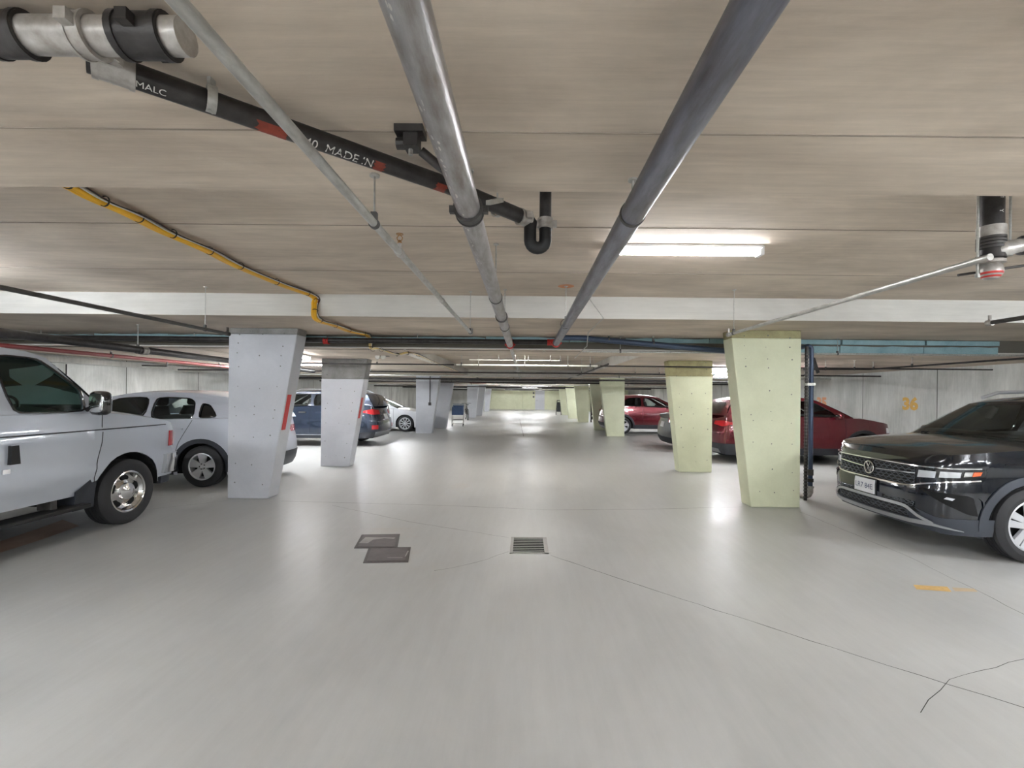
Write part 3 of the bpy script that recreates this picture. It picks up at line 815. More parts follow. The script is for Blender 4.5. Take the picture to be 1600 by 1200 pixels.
    def plate(c, s, z, text=None, w=.3, h=.155, off=.012):
        o = c.band([(s-w/2, z-h/2), (s+w/2, z-h/2)], [(s-w/2, z+h/2), (s+w/2, z+h/2)], off, .01, M_plate, 'licence_plate', n=4)
        if text:
            vs, fs = text_mesh(text, .085)
            mxx = max(abs(v.x) for v in vs); k = w*.44/mxx if mxx > w*.44 else 1
            # text reads left to right for someone facing the car front: local -x face => right is -y
            m = MB(); m.add([c.S(s+v.x*k*(-1 if s < c.SL/2 else -1), z+v.y-.005, off+.002) for v in vs], fs, M_plateb); m.build('plate_text', o, smooth=0)
        return o

def base(L, W, top, cabin, wheels, r, **k):
    d = dict(L=L, W=W, top=top, cabin=cabin, wheels=wheels, r=r,
             side=[(.15, .06), (.3, .02), (.5, .004), (.7, 0), (.9, .012), (1.05, .03), (1.3, .05)],
             front=[(.15, .12), (.3, .03), (.45, 0), (.7, .015), (.85, .05), (1.0, .12), (1.15, .2)],
             rear=[(.15, .12), (.35, .02), (.5, 0), (.65, .01), (.8, .05), (1.0, .08), (1.3, .14)])
    d.update(k); return d

# ---- silver van (faces away down the aisle, its right side towards the camera)
P_sil = mat('silver_paint', (190, 196, 206), 0.32, 0.35, 0.8)
vp = base(5.5, 2.0, [(0, 1.0), (.06, 1.08), (.2, 1.15), (.5, 1.215), (1.0, 1.285), (1.25, 1.31), (2.4, 1.32), (5.5, 1.32)], (1.35, 5.3), (.86, 4.4), .375,
          arch=.47, sill=.46, crown=.09,
          nose=[(0, 0), (.01, .35), (.02, .6), (.045, .8), (.11, .91), (.24, .95), (.5, .972), (1.0, .99), (1.5, 1.0)],
          side=[(.3, .05), (.5, .03), (.72, .0), (.78, .012), (1.0, .0), (1.12, .0), (1.14, .012), (1.32, .02)],
          front=[(.4, .0), (.75, .0), (.8, .03), (1.0, .04), (1.15, .12)], rear=[(.4, 0), (1.3, 0)],
          green=dict(zb=1.31, zr=1.93, wb=.975, wr=.865, f0=(1.16, 1.30), r0=(5.46, 1.31), roof=[(1.72, 1.87), (1.9, 1.92), (2.3, 1.95), (5.3, 1.95)], crown=.11, k=.01, bb=.14, bf=.08, ws=G_van, rq=.1))
van = Car('van', 'silver full size van at the left edge, parked with its nose pointing away', 'van', (-5.61, 6.27, 0), -PI/2, P_sil, vp)
van.greenhouse([G_van, G_van, G_dark], holes=[[(1.40, 1.335), (1.42, 1.56), (1.80, 1.855), (2.20, 1.865), (2.09, 1.33)], [(2.55, 1.36), (2.55, 1.85), (3.7, 1.85), (3.7, 1.36)], [(3.85, 1.36), (3.85, 1.85), (5.1, 1.85), (5.1, 1.36)]])
van.wheels('van', w=.235, rimr=.235)
van.seats([2.55, 3.6], 1.05, .42); van.mirror(1.38, 1.42, (.12, .2, .26), .06, M_gloss)
for q in ([(1.3, .52), (1.32, .62), (1.24, 1.0), (1.22, 1.29)], [(2.28, .5), (2.28, 1.3)], [(2.36, .5), (2.36, 1.3)]): van.line(van.X(q), .009, .002, M_seam, 'door_gap')
van.line(van.X([(.3, 1.125), (2.3, 1.13), (5.3, 1.13)]), .012, .003, M_seam, 'side_moulding', n=30)
van.band(van.X([(2.08, .88), (2.10, 1.05)]), van.X([(2.16, .88), (2.16, 1.05)]), .035, .04, M_black, 'door_handle', both=True)
van.line(van.X([(2.16, 1.05), (1.98, 1.06)]), .02, .03, P_sil, 'handle_pocket')
van.fascia(van.sx(2.2), van.sx(2.14), .80, .84, M_chrome, 'lock_cylinder', .012)
van.fascia(0, van.sx(.34), .50, .745, M_chrome, 'front_bumper', .045, thick=.06, n=20)
van.fascia(0, van.sx(.3), .36, .49, M_clad, 'front_valance', -.02, thick=.03, n=20)
van.fascia(0, .52, .80, 1.02, M_gloss, 'grille', .01, n=12); van.fascia(.56, van.sx(.12), .80, 1.03, M_lens, 'headlight', .012, n=10); van.fascia(van.sx(.12), van.sx(.24), .84, 1.04, M_tail, 'side_marker', .01)
van.fascia(van.sx(.07), van.sx(.13), .86, 1.04, M_lens, 'headlight', .016)
van.fascia(van.SL-.98, van.SL-.84, .8, 1.25, M_tail, 'tail_lamp', .01); van.fascia(van.SL-.9, van.SL, .5, .7, M_chrome, 'rear_bumper', .08, thick=.08)
# running board
for sg in (-1, 1):
    m = MB(); m.box((1.42, min(sg*.86, sg*1.06), .33), (3.7, max(sg*.86, sg*1.06), .37), M_black)
    for x in (1.7, 2.6, 3.4): m.box((x-.03, min(sg*.8, sg*.95), .36), (x+.03, max(sg*.8, sg*.95), .5), M_iron2)
    m.build('running_board', van.root, smooth=0, bevel=.01)
    m = MB(); m.hexa([Vector(p) for p in ((1.30, sg*.80, .30), (1.52, sg*.80, .30), (1.52, sg*.96, .30), (1.30, sg*.96, .30), (1.24, sg*.80, .66), (1.52, sg*.80, .50), (1.52, sg*.985, .50), (1.28, sg*.985, .66))], M_cladb)
    m.build('mud_flap', van.root, smooth=0)
m = MB(); m.box((1.25, -.86, 1.24), (1.55, .86, 1.40), M_cabin); m.build('dashboard', van.root, bevel=.03)
m = MB(); mt = Matrix.Translation((1.75, .42, 1.32)) @ Matrix.Rotation(math.radians(62), 4, 'Y')
m.tube([mt @ Vector((math.cos(a)*.19, math.sin(a)*.19, 0)) for a in [2*PI*i/24 for i in range(24)]], .014, M_black, 6, closed=True)
m.tube([mt @ Vector((-.18, 0, 0)), mt @ Vector((.18, 0, 0))], .015, M_black, 6); m.build('steering_wheel', van.root)
m = MB(); m.lathe([(0, .1), (.05, .08), (.07, 0), (.05, -.08), (0, -.1)], M_cabin, 10, 'z', Matrix.Translation((2.1, -.55, 1.72))); m.lathe([(0, .05), (.04, .03), (.035, -.03), (0, -.05)], M_reflect, 10, 'z', Matrix.Translation((2.06, -.58, 1.63)))
m.build('hanging_ornament', van.root)

# ---- white crossover (tail to the aisle)
P_wh = mat('white_paint', (198, 202, 212), 0.3, 0.15, 0.9)
hp = base(4.33, 1.8, [(0, .86), (.1, .93), (.5, 1.0), (1.0, 1.06), (1.6, 1.07), (3.0, 1.10), (3.9, 1.12), (4.2, 1.10), (4.33, 1.0)], (1.1, 3.95), (.9, 3.48), .335, arch=.395, sill=.2,
          rear=[(.15, .15), (.3, .04), (.5, 0), (.7, .02), (.85, .07), (1.0, .12), (1.15, .2)],
          green=dict(zb=1.08, zr=1.52, wb=.84, wr=.66, f0=(1.15, 1.07), r0=(4.18, 1.08), roof=[(1.85, 1.46), (2.1, 1.51), (2.6, 1.535), (3.2, 1.52), (3.75, 1.46), (3.92, 1.41)], crown=.05, chrome=False, rq=.14))
hrv = Car('crossover_car', 'white compact crossover parked between the silver van and the nearest white column', 'car', (-8.72, 8.34, 0), 0, P_wh, hp)
hrv.greenhouse([G_clear, G_clear, M_gloss], holes=[[(1.42, 1.10), (1.95, 1.43), (2.50, 1.455), (2.50, 1.10)], [(2.60, 1.10), (2.60, 1.455), (3.16, 1.44), (3.26, 1.38), (3.30, 1.10)], [(3.38, 1.12), (3.38, 1.36), (3.52, 1.33), (3.68, 1.14)]])
hrv.wheels('five', rimr=.215); hrv.seats([2.35, 3.15], .98); hrv.mirror(1.55, 1.1, m=P_wh)
hrv.arch_trim(.07, M_cladb)
hrv.band(hrv.X([(1.36, .2), (3.02, .2)]), hrv.X([(1.36, .33), (3.02, .33)]), .01, .02, M_cladb, 'sill_cladding', n=20, both=True)
for q in ([(1.35, .35), (1.35, 1.05)], [(2.52, .35), (2.55, 1.08)], [(3.05, .5), (3.12, .72), (3.32, 1.09)]): hrv.line(hrv.X(q), .008, .002, M_seam, 'door_gap')
hrv.fascia(hrv.sx(3.0), hrv.sx(3.18), .93, .96, P_wh, 'door_handle', .03, thick=.03); hrv.fascia(hrv.sx(2.1), hrv.sx(2.3), .92, .95, P_wh, 'door_handle', .03, thick=.03)
hrv.fascia(hrv.SL, hrv.sx(3.95), .2, .48, M_cladb, 'rear_bumper', .012, n=20)
hrv.fascia(hrv.SL-.88, hrv.SL-.48, .82, .94, M_tail, 'tail_lamp', .01, n=10); hrv.fascia(hrv.SL-.48, hrv.SL, .86, .9, M_gloss, 'tail_bar', .008)
hrv.plate(hrv.SL-.001, .68); hrv.fascia(.35, .85, .72, .84, M_lens, 'headlight', .01); hrv.fascia(0, .4, .5, .8, M_gloss, 'grille', .01)

# ---- dark blue SUV (tail to the aisle)
P_bl = mat('dark_blue_paint', (40, 50, 68), 0.25, 0.4, 1.0)
sp = base(4.69, 1.88, [(0, .9), (.1, .98), (.5, 1.05), (1.1, 1.12), (1.8, 1.13), (3.4, 1.19), (4.2, 1.22), (4.6, 1.18), (4.69, 1.1)], (1.2, 4.3), (.92, 3.62), .36, arch=.42, sill=.24,
          rear=[(.2, .2), (.35, .06), (.5, 0), (.72, .01), (.9, .07), (1.05, .12), (1.25, .2)],
          green=dict(zb=1.14, zr=1.6, wb=.88, wr=.68, f0=(1.25, 1.12), r0=(4.52, 1.16), roof=[(2.0, 1.53), (2.3, 1.585), (2.9, 1.61), (3.7, 1.58), (4.2, 1.52), (4.3, 1.49)], crown=.05, rq=.12))
sf = Car('suv', 'dark blue SUV with red tail lamps parked tail out behind the second white column', 'car', (-8.95, 14.26, 0), 0, P_bl, sp)
sf.greenhouse([G_clear, G_dark, M_gloss], holes=[[(1.55, 1.16), (2.1, 1.49), (2.68, 1.52), (2.68, 1.17)], [(2.78, 1.17), (2.78, 1.52), (3.5, 1.50), (3.56, 1.20)], [(3.64, 1.2), (3.6, 1.48), (3.85, 1.45), (4.2, 1.22)]])
sf.wheels('five'); sf.seats([2.5, 3.4], 1.05); sf.mirror(1.7, 1.15); sf.arch_trim(.05, M_cladb)
sf.band(sf.X([(1.4, .24), (3.15, .24)]), sf.X([(1.4, .34), (3.15, .34)]), .012, .02, M_cladb, 'sill_cladding', n=20, both=True)
sf.line(sf.X([(1.45, .34), (3.1, .34)]), .018, .02, M_satin, 'sill_trim')
for x in (1.45, 2.72, 3.5): sf.line(sf.X([(x, .4), (x, 1.12)]), .008, .002, M_seam, 'door_gap')
sf.fascia(sf.sx(3.2), sf.sx(3.4), .98, 1.02, M_chrome, 'door_handle', .03, thick=.03); sf.fascia(sf.sx(2.4), sf.sx(2.6), .97, 1.01, M_chrome, 'door_handle', .03, thick=.03)
sf.band([(sf.SL-1.22, 1.0), (sf.SL-.9, .93), (sf.SL-.45, .93)], [(sf.SL-1.22, 1.03), (sf.SL-.9, 1.10), (sf.SL-.45, 1.05)], .014, .02, M_tail, 'tail_lamp', n=14, both=True)
sf.fascia(sf.SL-.92, sf.SL-.7, .5, .62, M_tail, 'reflector', .012)
sf.fascia(sf.SL, sf.SL-.8, .26, .42, M_satin, 'skid_plate', .012, n=16); sf.fascia(sf.SL-.8, sf.sx(4.08), .24, .42, M_cladb, 'rear_bumper', .012, n=12)
sf.plate(sf.SL-.001, .85)
for sg in (-1, 1):
    m = MB(); m.tube([(2.2, sg*.66, 1.60), (2.35, sg*.66, 1.66), (3.9, sg*.65, 1.635), (4.05, sg*.65, 1.55)], .013, M_satin, 6); m.build('roof_rail', sf.root)
sf.fascia(.4, .85, .78, .92, M_lens, 'headlight', .01); sf.fascia(0, .42, .5, .85, M_gloss, 'grille', .01)

# ---- white sedan (nose to the aisle)
P_w2 = mat('bright_white_paint', (216, 218, 222), 0.3, 0.0, 0.9)
def sedan(label, loc, rz, paint, kind='sedan', sty='multi', nm='w'):
    q = base(4.6, 1.8, [(0, .66), (.1, .72), (.5, .82), (1.1, .92), (1.7, .94), (3.4, 1.0), (4.2, 1.02), (4.5, .98), (4.6, .9)], (1.15, 3.95), (.88, 3.55), .33, arch=.375, sill=.17,
             green=dict(zb=.94, zr=1.36, wb=.83, wr=.62, f0=(1.2, .93), r0=(4.05, 1.0), roof=[(2.05, 1.31), (2.3, 1.36), (2.8, 1.385), (3.2, 1.35), (3.45, 1.28)], crown=.04, rq=.14))
    c = Car(kind, label, 'car', loc, rz, paint, q)
    c.greenhouse([G_clear, G_clear], holes=[[(1.6, .98), (2.1, 1.28), (2.6, 1.32), (2.62, .99)], [(2.7, .99), (2.7, 1.32), (3.15, 1.29), (3.62, 1.04)]])
    c.wheels(sty, rimr=.24); c.seats([2.4, 3.1], .85); c.mirror(1.6, 1.0, (.1, .16, .1))
    for x in (1.35, 2.66): c.line(c.X([(x, .3), (x, .93)]), .008, .002, M_seam, 'door_gap')
    c.fascia(.38, .9, .55, .66, M_lens, 'headlight', .01, n=12); c.fascia(0, .4, .32, .58, M_gloss, 'grille', .008)
    c.fascia(c.SL-.85, c.SL-.45, .8, .93, M_tail, 'tail_lamp', .01); return c
sedan('white sedan with multi spoke wheels, nose towards the aisle behind the dark blue SUV', (-4.05, 19.75, 0), PI, P_w2)
P_gr = mat('dark_grey_paint', (92, 94, 96), 0.35, 0.4, 0.8)
gs = sedan('dark grey car whose tail shows left of the second yellow column', (8.7, 13.85, 0), PI, P_gr, nm='g')
gs.plate(gs.SL-.001, .72); gs.fascia(gs.SL, gs.SL-.8, .2, .36, M_cladb, 'rear_bumper', .012)

# ---- red crossovers (tails to the aisle, noses to the right wall)
P_rd = mat('dark_red_paint', (98, 14, 28), 0.25, 0.45, 1.0)
def redcar(label, loc, L):
    k = L/4.3
    q = base(L, 1.82, [(0, .82), (.08, .9), (.5, 1.0), (1.0, 1.07), (1.5, 1.08), (3.0, 1.12), (3.9*k, 1.15), (4.2*k, 1.1), (L, 1.0)], (1.05, 3.85*k), (.88, 3.45*k), .345, arch=.405, sill=.22,
             rear=[(.15, .2), (.3, .08), (.5, 0), (.7, .0), (.85, .05), (1.0, .1), (1.15, .18)],
             green=dict(zb=1.08, zr=1.54, wb=.85, wr=.66, f0=(1.05, 1.07), r0=(4.1*k, 1.1), roof=[(1.85, 1.48), (2.1, 1.53), (2.6, 1.56), (3.3*k, 1.54), (3.8*k, 1.48), (3.9*k, 1.44)], crown=.05, rq=.12))
    c = Car('crossover_car', label, 'car', loc, PI, P_rd, q)
    c.greenhouse([G_clear, G_dark], holes=[[(1.38, 1.10), (1.92, 1.44), (2.48, 1.48), (2.48, 1.11)], [(2.58, 1.11), (2.58, 1.48), (3.2*k, 1.46), (3.55*k, 1.2), (3.4*k, 1.13)]])
    c.wheels('five'); c.seats([2.3, 3.1], 1.0); c.mirror(1.5, 1.12); c.arch_trim(.07, M_cladb)
    c.band(c.X([(1.34, .22), (3.0*k, .22)]), c.X([(1.34, .38), (3.0*k, .38)]), .012, .02, M_cladb, 'sill_cladding', n=20, both=True)
    for x in (1.3, 2.53, 3.25*k): c.line(c.X([(x, .42), (x, 1.06)]), .008, .002, M_seam, 'door_gap')
    c.fascia(c.SL, c.sx(L-.4), .2, .46, M_cladb, 'rear_bumper', .012, n=18); c.fascia(c.SL, c.SL-.6, .22, .32, M_satin, 'skid_plate', .02, n=14)
    c.band([(c.SL-1.05, .92), (c.SL-.8, .86), (c.SL-.4, .9)], [(c.SL-1.05, .95), (c.SL-.8, 1.0), (c.SL-.4, .98)], .014, .02, M_tail, 'tail_lamp', n=14, both=True)
    c.fascia(.4, .95, .74, .86, M_lens, 'headlight', .01, n=12); c.fascia(0, .4, .45, .78, M_gloss, 'grille', .01)
    return c
redcar('dark red crossover behind the nearest yellow column, its nose at the wall marked 36', (8.68, 11.5, 0), 4.2)
redcar('far dark red crossover, seen between the second and third yellow columns', (7.28, 19.5, 0), 4.15)

# ---- black SUV on the right (nose to the aisle)
P_bk = mat('black_paint', (9, 15, 27), 0.16, 0.2, 1.0)
tp = base(4.45, 1.86, [(0, .88), (.03, .93), (.12, .985), (.35, 1.02), (.8, 1.065), (1.15, 1.085), (1.6, 1.09), (3.5, 1.15), (4.2, 1.15), (4.45, 1.05)], (1.15, 4.1), (.88, 3.56), .352, arch=.415, sill=.24, crown=.055,
          nose=[(0, 0), (.008, .3), (.035, .55), (.1, .74), (.22, .87), (.42, .945), (.75, .985), (1.1, 1.0)],
          bottom=[(0, .26), (.3, .24), (.5, .2), (4.4, .24)],
          front=[(.2, .1), (.3, .03), (.42, 0), (.6, 0), (.68, .02), (.86, .035), (.93, .06), (1.0, .1)],
          side=[(.15, .06), (.3, .02), (.5, .004), (.66, 0), (.82, .02), (.9, .002), (.95, .012), (1.05, .03), (1.3, .05)],
          green=dict(zb=1.09, zr=1.57, wb=.86, wr=.68, f0=(1.12, 1.08), r0=(4.2, 1.12), roof=[(1.80, 1.49), (2.05, 1.55), (2.6, 1.585), (3.5, 1.56), (3.95, 1.5), (4.05, 1.45)], crown=.045, rq=.1, bb=.22, bf=.12))
taos = Car('suv', 'black SUV at the right edge, nose to the aisle, chrome grille lines and white plate', 'car', (3.93, 5.26, 0), 0, P_bk, tp)
t = taos
t.greenhouse([G_clear, G_clear, G_dark], holes=[[(1.45, 1.12), (1.98, 1.46), (2.52, 1.5), (2.5, 1.12)], [(2.6, 1.12), (2.62, 1.5), (3.3, 1.48), (3.36, 1.15)], [(3.44, 1.16), (3.42, 1.46), (3.75, 1.42), (3.95, 1.2)]])
t.wheels('blade', w=.225, rimr=.245, inset=.0); t.seats([2.35, 3.2], 1.0); t.mirror(1.55, 1.13, m=P_bk)
t.arch_trim(.065, M_clad, .014, -8, 188)
t.band(t.X([(1.36, .24), (3.08, .24)]), t.X([(1.36, .36), (3.08, .36)]), .014, .02, M_clad, 'sill_cladding', n=20, both=True)
for x in (1.42, 2.56): t.line(t.X([(x, .4), (x, 1.06)]), .008, .002, M_seam, 'door_gap')
t.line(t.X([(.62, .93), (1.4, .955), (4.0, 1.0)]), .012, .004, P_bk, 'body_crease', n=30)
HS = .56   # where the grille meets the headlamp
t.fascia(0, HS, .655, .865, M_inner, 'grille_opening', .004, n=14)
def honey(c, s0, s1, z0, z1, dx, dz, off, par, nm, wd=.008, lower=None):
    m = MB(); nz = int((z1-z0)/dz)
    for side in (-1, 1):
        for r in range(nz):
            za = z0+dz*r; zb_ = za+dz; s = s0+(dx/2 if r % 2 else 0)
            while s < s1-.001:
                e = min(s+dx, s1)
                mid = (s+e)/2
                q = [(s, za+dz*.5), (s+dx*.25, za+dz*.05), (min(e, s+dx*.75), za+dz*.05), (e, za+dz*.5)]
                u = [(s, za+dz*.5), (s+dx*.25, za+dz*.95), (min(e, s+dx*.75), za+dz*.95), (e, za+dz*.5)]
                for pl_ in (q, u):
                    m.tube([c.S(side*a, b, off) for a, b in pl_], wd/2, M_mesh, 4)
                s += dx
    m.build(nm, par, kind='stuff')
go = t.fascia(0, HS, .655, .66, M_chrome, 'grille_line', .016, nv=1, n=14)
honey(t, 0, HS-.01, .668, .85, .075, .03, .008, t.bodyo, 'grille_mesh')
t.line([(0, .868), (HS, .866), (HS+.3, .872), (HS+.52, .885)], .012, .018, M_chrome, 'chrome_line', n=24)
t.line([(.07, .765), (HS, .79)], .011, .018, M_chrome, 'chrome_line', n=14)
t.line([(0, .65), (.35, .65), (.52, .66), (.64, .70), (.85, .745), (1.08, .77)], .013, .018, M_chrome, 'chrome_line', n=26)
# headlamps
for sg in (1, -1):
    A = [(HS, .735), (HS+.22, .755), (HS+.42, .775), (HS+.56, .80)]; B = [(HS, .845), (HS+.22, .855), (HS+.42, .862), (HS+.56, .872)]
    A = [(sg*a, b) for a, b in A]; B = [(sg*a, b) for a, b in B]
    hl = t.band(A, B, .008, .02, M_gloss, 'headlight', n=14)
    for (a, b, mm, nm) in ((HS+.02, HS+.17, M_lens, 'lamp_unit'), (HS+.2, HS+.36, M_lens, 'lamp_unit'), (HS+.385, HS+.45, M_chrome, 'lamp_unit'), (HS+.455, HS+.52, M_amber, 'turn_signal')):
        za = interp([(HS, .745), (HS+.56, .81)], a)+.008; zc = interp([(HS, .835), (HS+.56, .862)], a)-.008
        t.band([(sg*a, za), (sg*b, za+.012)], [(sg*(a+.01), zc), (sg*(b+.01), zc+.004)], .016, .012, mm, nm, hl, n=5)
    # fog pocket, triangular
    A = [(sg*(HS+.08), .62), (sg*(HS+.25), .52), (sg*(HS+.42), .44), (sg*(HS+.5), .43)]; B = [(sg*(HS+.08), .635), (sg*(HS+.25), .632), (sg*(HS+.42), .62), (sg*(HS+.46), .60)]
    fgp = t.band(A, B, .004, .02, M_inner, 'fog_pocket', n=14)
    t.band([(sg*(HS+.24), .575), (sg*(HS+.3), .565)], [(sg*(HS+.26), .595), (sg*(HS+.32), .585)], .012, .01, M_lens, 'fog_lamp', fgp, n=3)
    t.line([(sg*(HS+.06), .64), (sg*(HS+.4), .64), (sg*(HS+.53), .6), (sg*(HS+.56), .42)], .014, .012, P_bk, 'bumper_crease', both=False)
# lower intake, cladding, silver skid
t.band([(0, .245), (.5, .245), (.8, .22), (1.2, .235)], [(0, .52), (.4, .5), (.75, .38), (1.2, .40)], .006, .02, M_clad, 'lower_bumper', n=26, both=True)
t.fascia(0, .5, .33, .43, M_inner, 'lower_intake', .01, n=12); honey(t, 0, .5, .345, .43, .075, .028, .012, t.bodyo, 'intake_mesh')
t.band([(.2, .46), (.62, .40)], [(.2, .51), (.55, .455)], .010, .01, M_inner, 'upper_intake', n=8, both=True)
honey(t, .2, .56, .455, .5, .06, .022, .012, t.bodyo, 'upper_mesh')
t.line([(0, .45), (.42, .45), (.5, .44), (.6, .37), (.72, .315)], .03, .028, M_satin, 'skid_trim', n=22)
t.band([(0, .27), (.5, .275), (.72, .29), (.95, .27)], [(0, .315), (.5, .32), (.66, .33), (.95, .275)], .028, .02, M_satin, 'skid_plate', n=24, both=True)
pl = t.plate(.04, .555, 'LR7 84E', off=.03)
t.band([(-.13, .465), (.21, .465)], [(-.13, .65), (.21, .65)], .02, .015, M_gloss, 'plate_holder', n=4)
# emblem
m = MB(); ec = t.S(0, .765, .03); er = .068
m.tube([ec+Vector((0, math.cos(a)*er, math.sin(a)*er)) for a in [2*PI*i/32 for i in range(32)]], .007, M_chrome, 8, closed=True)
m.lathe([(0, 0), (er, 0), (er, .02)], M_gloss, 32, 'x', Matrix.Translation(ec))
def vw(pts): m.tube([ec+Vector((-.006, -a*er, b*er)) for a, b in pts], .005, M_chrome, 6)
vw([(-.42, .86), (0, .12), (.42, .86)]); vw([(-.86, .32), (-.45, -.78), (0, .0), (.45, -.78), (.86, .32)])
m.build('emblem', t.root)
for sg in (-1, 1):
    m = MB(); m.tube([(1.95, sg*.67, 1.57), (2.15, sg*.67, 1.635), (2.7, sg*.665, 1.66), (3.6, sg*.65, 1.635), (3.85, sg*.65, 1.56)], .022, M_satin, 8); m.build('roof_rail', t.root)
for yy, a in ((.5, -.42), (-.05, -.6)):
    m = MB(); m.tube([(1.02, yy, 1.135), (1.10, yy+a*.3, 1.15), (1.14, yy+a, 1.15)], .009, M_black, 6); m.build('wiper', t.root)
m = MB(); m.box((1.3, -.8, 1.10), (1.62, .8, 1.17), M_cabin); m.build('dashboard', t.root, bevel=.03)

# ================================================================== PIPES AND CABLES
def soffit(x, y):
    if y < Y0: return ZN
    if y < Y1: return ZC
    if y < YJ: return ZN
    if CX0 < x < CX1:
        for a, b, z in ((8.45, 18.0, ZK), (21.2, 30.2, ZK), (33.0, 44, ZK)):
            if a < y < b: return z
    return ZL
def ring(m, c, d, r, w=.03, th=.006, mt=M_iron2, seg=20):
    """band clamp: short thick-walled sleeve around direction d"""
    d = Vector(d).normalized(); c = Vector(c); a = d.orthogonal().normalized(); b = d.cross(a)
    pr = [(r, -w/2), (r+th, -w/2), (r+th, w/2), (r, w/2), (r, -w/2)]; vs = []
    for k in range(seg):
        t = 2*PI*k/seg
        for (q, h) in pr[:-1]: vs.append(c + (a*math.cos(t)+b*math.sin(t))*q + d*h)
    fs = []
    for k in range(seg):
        k2 = (k+1) % seg
        for i in range(4): fs.append((k*4+i, k2*4+i, k2*4+(i+1) % 4, k*4+(i+1) % 4))
    m.add(vs, fs, mt)
def pipe(name, label, pts, r, m, hang=(), group=None, category='pipe', seg=16, rod=.005, clamp=M_iron2, flange=True):
    """hang: positions along y or x given as points on the pipe"""
    k = MB(); k.tube(pts, r, m, seg); o = k.build(name, smooth=60); tag(o, label, category, group)
    org = Vector(pts[0]); shift(o, org)
    ax = (Vector(pts[-1])-Vector(pts[0])).normalized()
    for h in hang:
        h = Vector(h); zt = soffit(h.x, h.y)
        q = MB(); q.tube([h-org+Vector((0,0,r+.012)), Vector((h.x, h.y, zt))-org], rod, M_galv, 6)
        if flange: q.lathe([(0, -.008), (.022, -.008), (.022, 0)], M_galv, 10, 'z', Matrix.Translation(Vector((h.x, h.y, zt))-org))
        q.build('hanger_rod', o)
        q = MB(); ring(q, h-org, ax, r, .022, .005, clamp); q.box(h-org+Vector((-.012, -.012, r)), h-org+Vector((.012, .012, r+.03)), clamp); q.build('pipe_clamp', o)
    return o
def coupling(par, c, d, r, w, m, name='coupling', bolts=True):
    q = MB(); c = Vector(c)-Vector(par.location); d = Vector(d).normalized()
    ring(q, c, d, r, w, r*.16, m, 24); ring(q, c-d*w*.42, d, r, w*.14, r*.24, m, 24); ring(q, c+d*w*.42, d, r, w*.14, r*.24, m, 24)
    if bolts:
        a = d.cross(Vector((0,0,1)))
        a = a.normalized() if a.length > .1 else Vector((1,0,0))
        for s in (-1, 1): q.box(c+a*s*r*1.35-Vector((.014,)*3), c+a*s*r*1.35+Vector((.014,)*3), m)
    return q.build(name, par, smooth=40)
# A: big steel drain pipe overhead
ZA = 2.33; tA = (ZA-CH)
XA = PZ(735, 336, ZA).x
A = pipe('steel_pipe', 'big shiny steel pipe along the middle of the ceiling, left of the dark one', [(XA, -2.5, ZA), (XA, 7.22, ZA)], .05, M_steel,
         hang=[(XA, -.6, ZA), (XA, 1.93, ZA), (XA, 3.7, ZA), (XA, 5.3, ZA)], seg=28, rod=.006)
coupling(A, (XA, 1.95, ZA), (0, 1, 0), .05, .07, M_iron2)
coupling(A, (XA, 4.6, ZA), (0, 1, 0), .05, .03, M_iron2, bolts=False)
k = MB()   # spatters of old white paint on the pipe's underside
random.seed(11)
for i in range(46):
    y = random.uniform(.5, 2.6); a = random.gauss(-2.0, .22); r_ = .0505; c_ = Vector((XA+math.cos(a)*r_, y, ZA+math.sin(a)*r_)) - Vector(A.location)
    w_, l_ = random.uniform(.001, .005), random.uniform(.003, .018)
    da = w_/r_; vs = []
    for (p, q) in ((-1, -.4), (-.3, -1), (.6, -.8), (1, .2), (.2, 1), (-.7, .7)):
        aa = a+da*q; vs.append(Vector((XA+math.cos(aa)*r_, y+l_*p, ZA+math.sin(aa)*r_))-Vector(A.location))
    k.add(vs, [tuple(range(6))], M_paintw)
k.build('paint_spatter', A, smooth=0, kind='stuff')
# A continues lower and thinner beyond the joint
ZA2 = 2.205; XA2 = PZ(801, 552, ZA2).x
A2 = pipe('steel_pipe', 'thin steel pipe going on down the aisle beyond the left big pipe', [(XA, 7.3, ZA), (XA2, 7.5, ZA2), (XA2, 34, ZA2)], .026, M_galv, hang=[(XA2, y, ZA2) for y in (9.2, 12, 15, 20, 26)])
coupling(A, (XA, 7.2, ZA), (0, 1, 0), .05, .09, M_red)
# B
ZB = 2.34; XB = PZ(991, 330, ZB).x
B = pipe('steel_pipe', 'big dark steel pipe along the ceiling beside the near strip light', [(XB, -2.5, ZB), (XB, 7.05, ZB)], .052, M_steelb,
         hang=[(XB, -.6, ZB), (XB, 2.0, ZB), (XB-.02, 5.1, ZB)], seg=28, rod=.006)
coupling(B, (XB, 7.0, ZB), (0, 1, 0), .052, .1, M_red)
k = MB(); k.lathe([(0, -.004), (.09, -.004), (.05, 0)], M_orange, 16, 'z', Matrix.Translation((XB-.02, 5.1, ZC))); tag(k.build('ceiling_patch'), 'small orange patch on the ceiling where the rods of the right big pipe fix', 'patch')
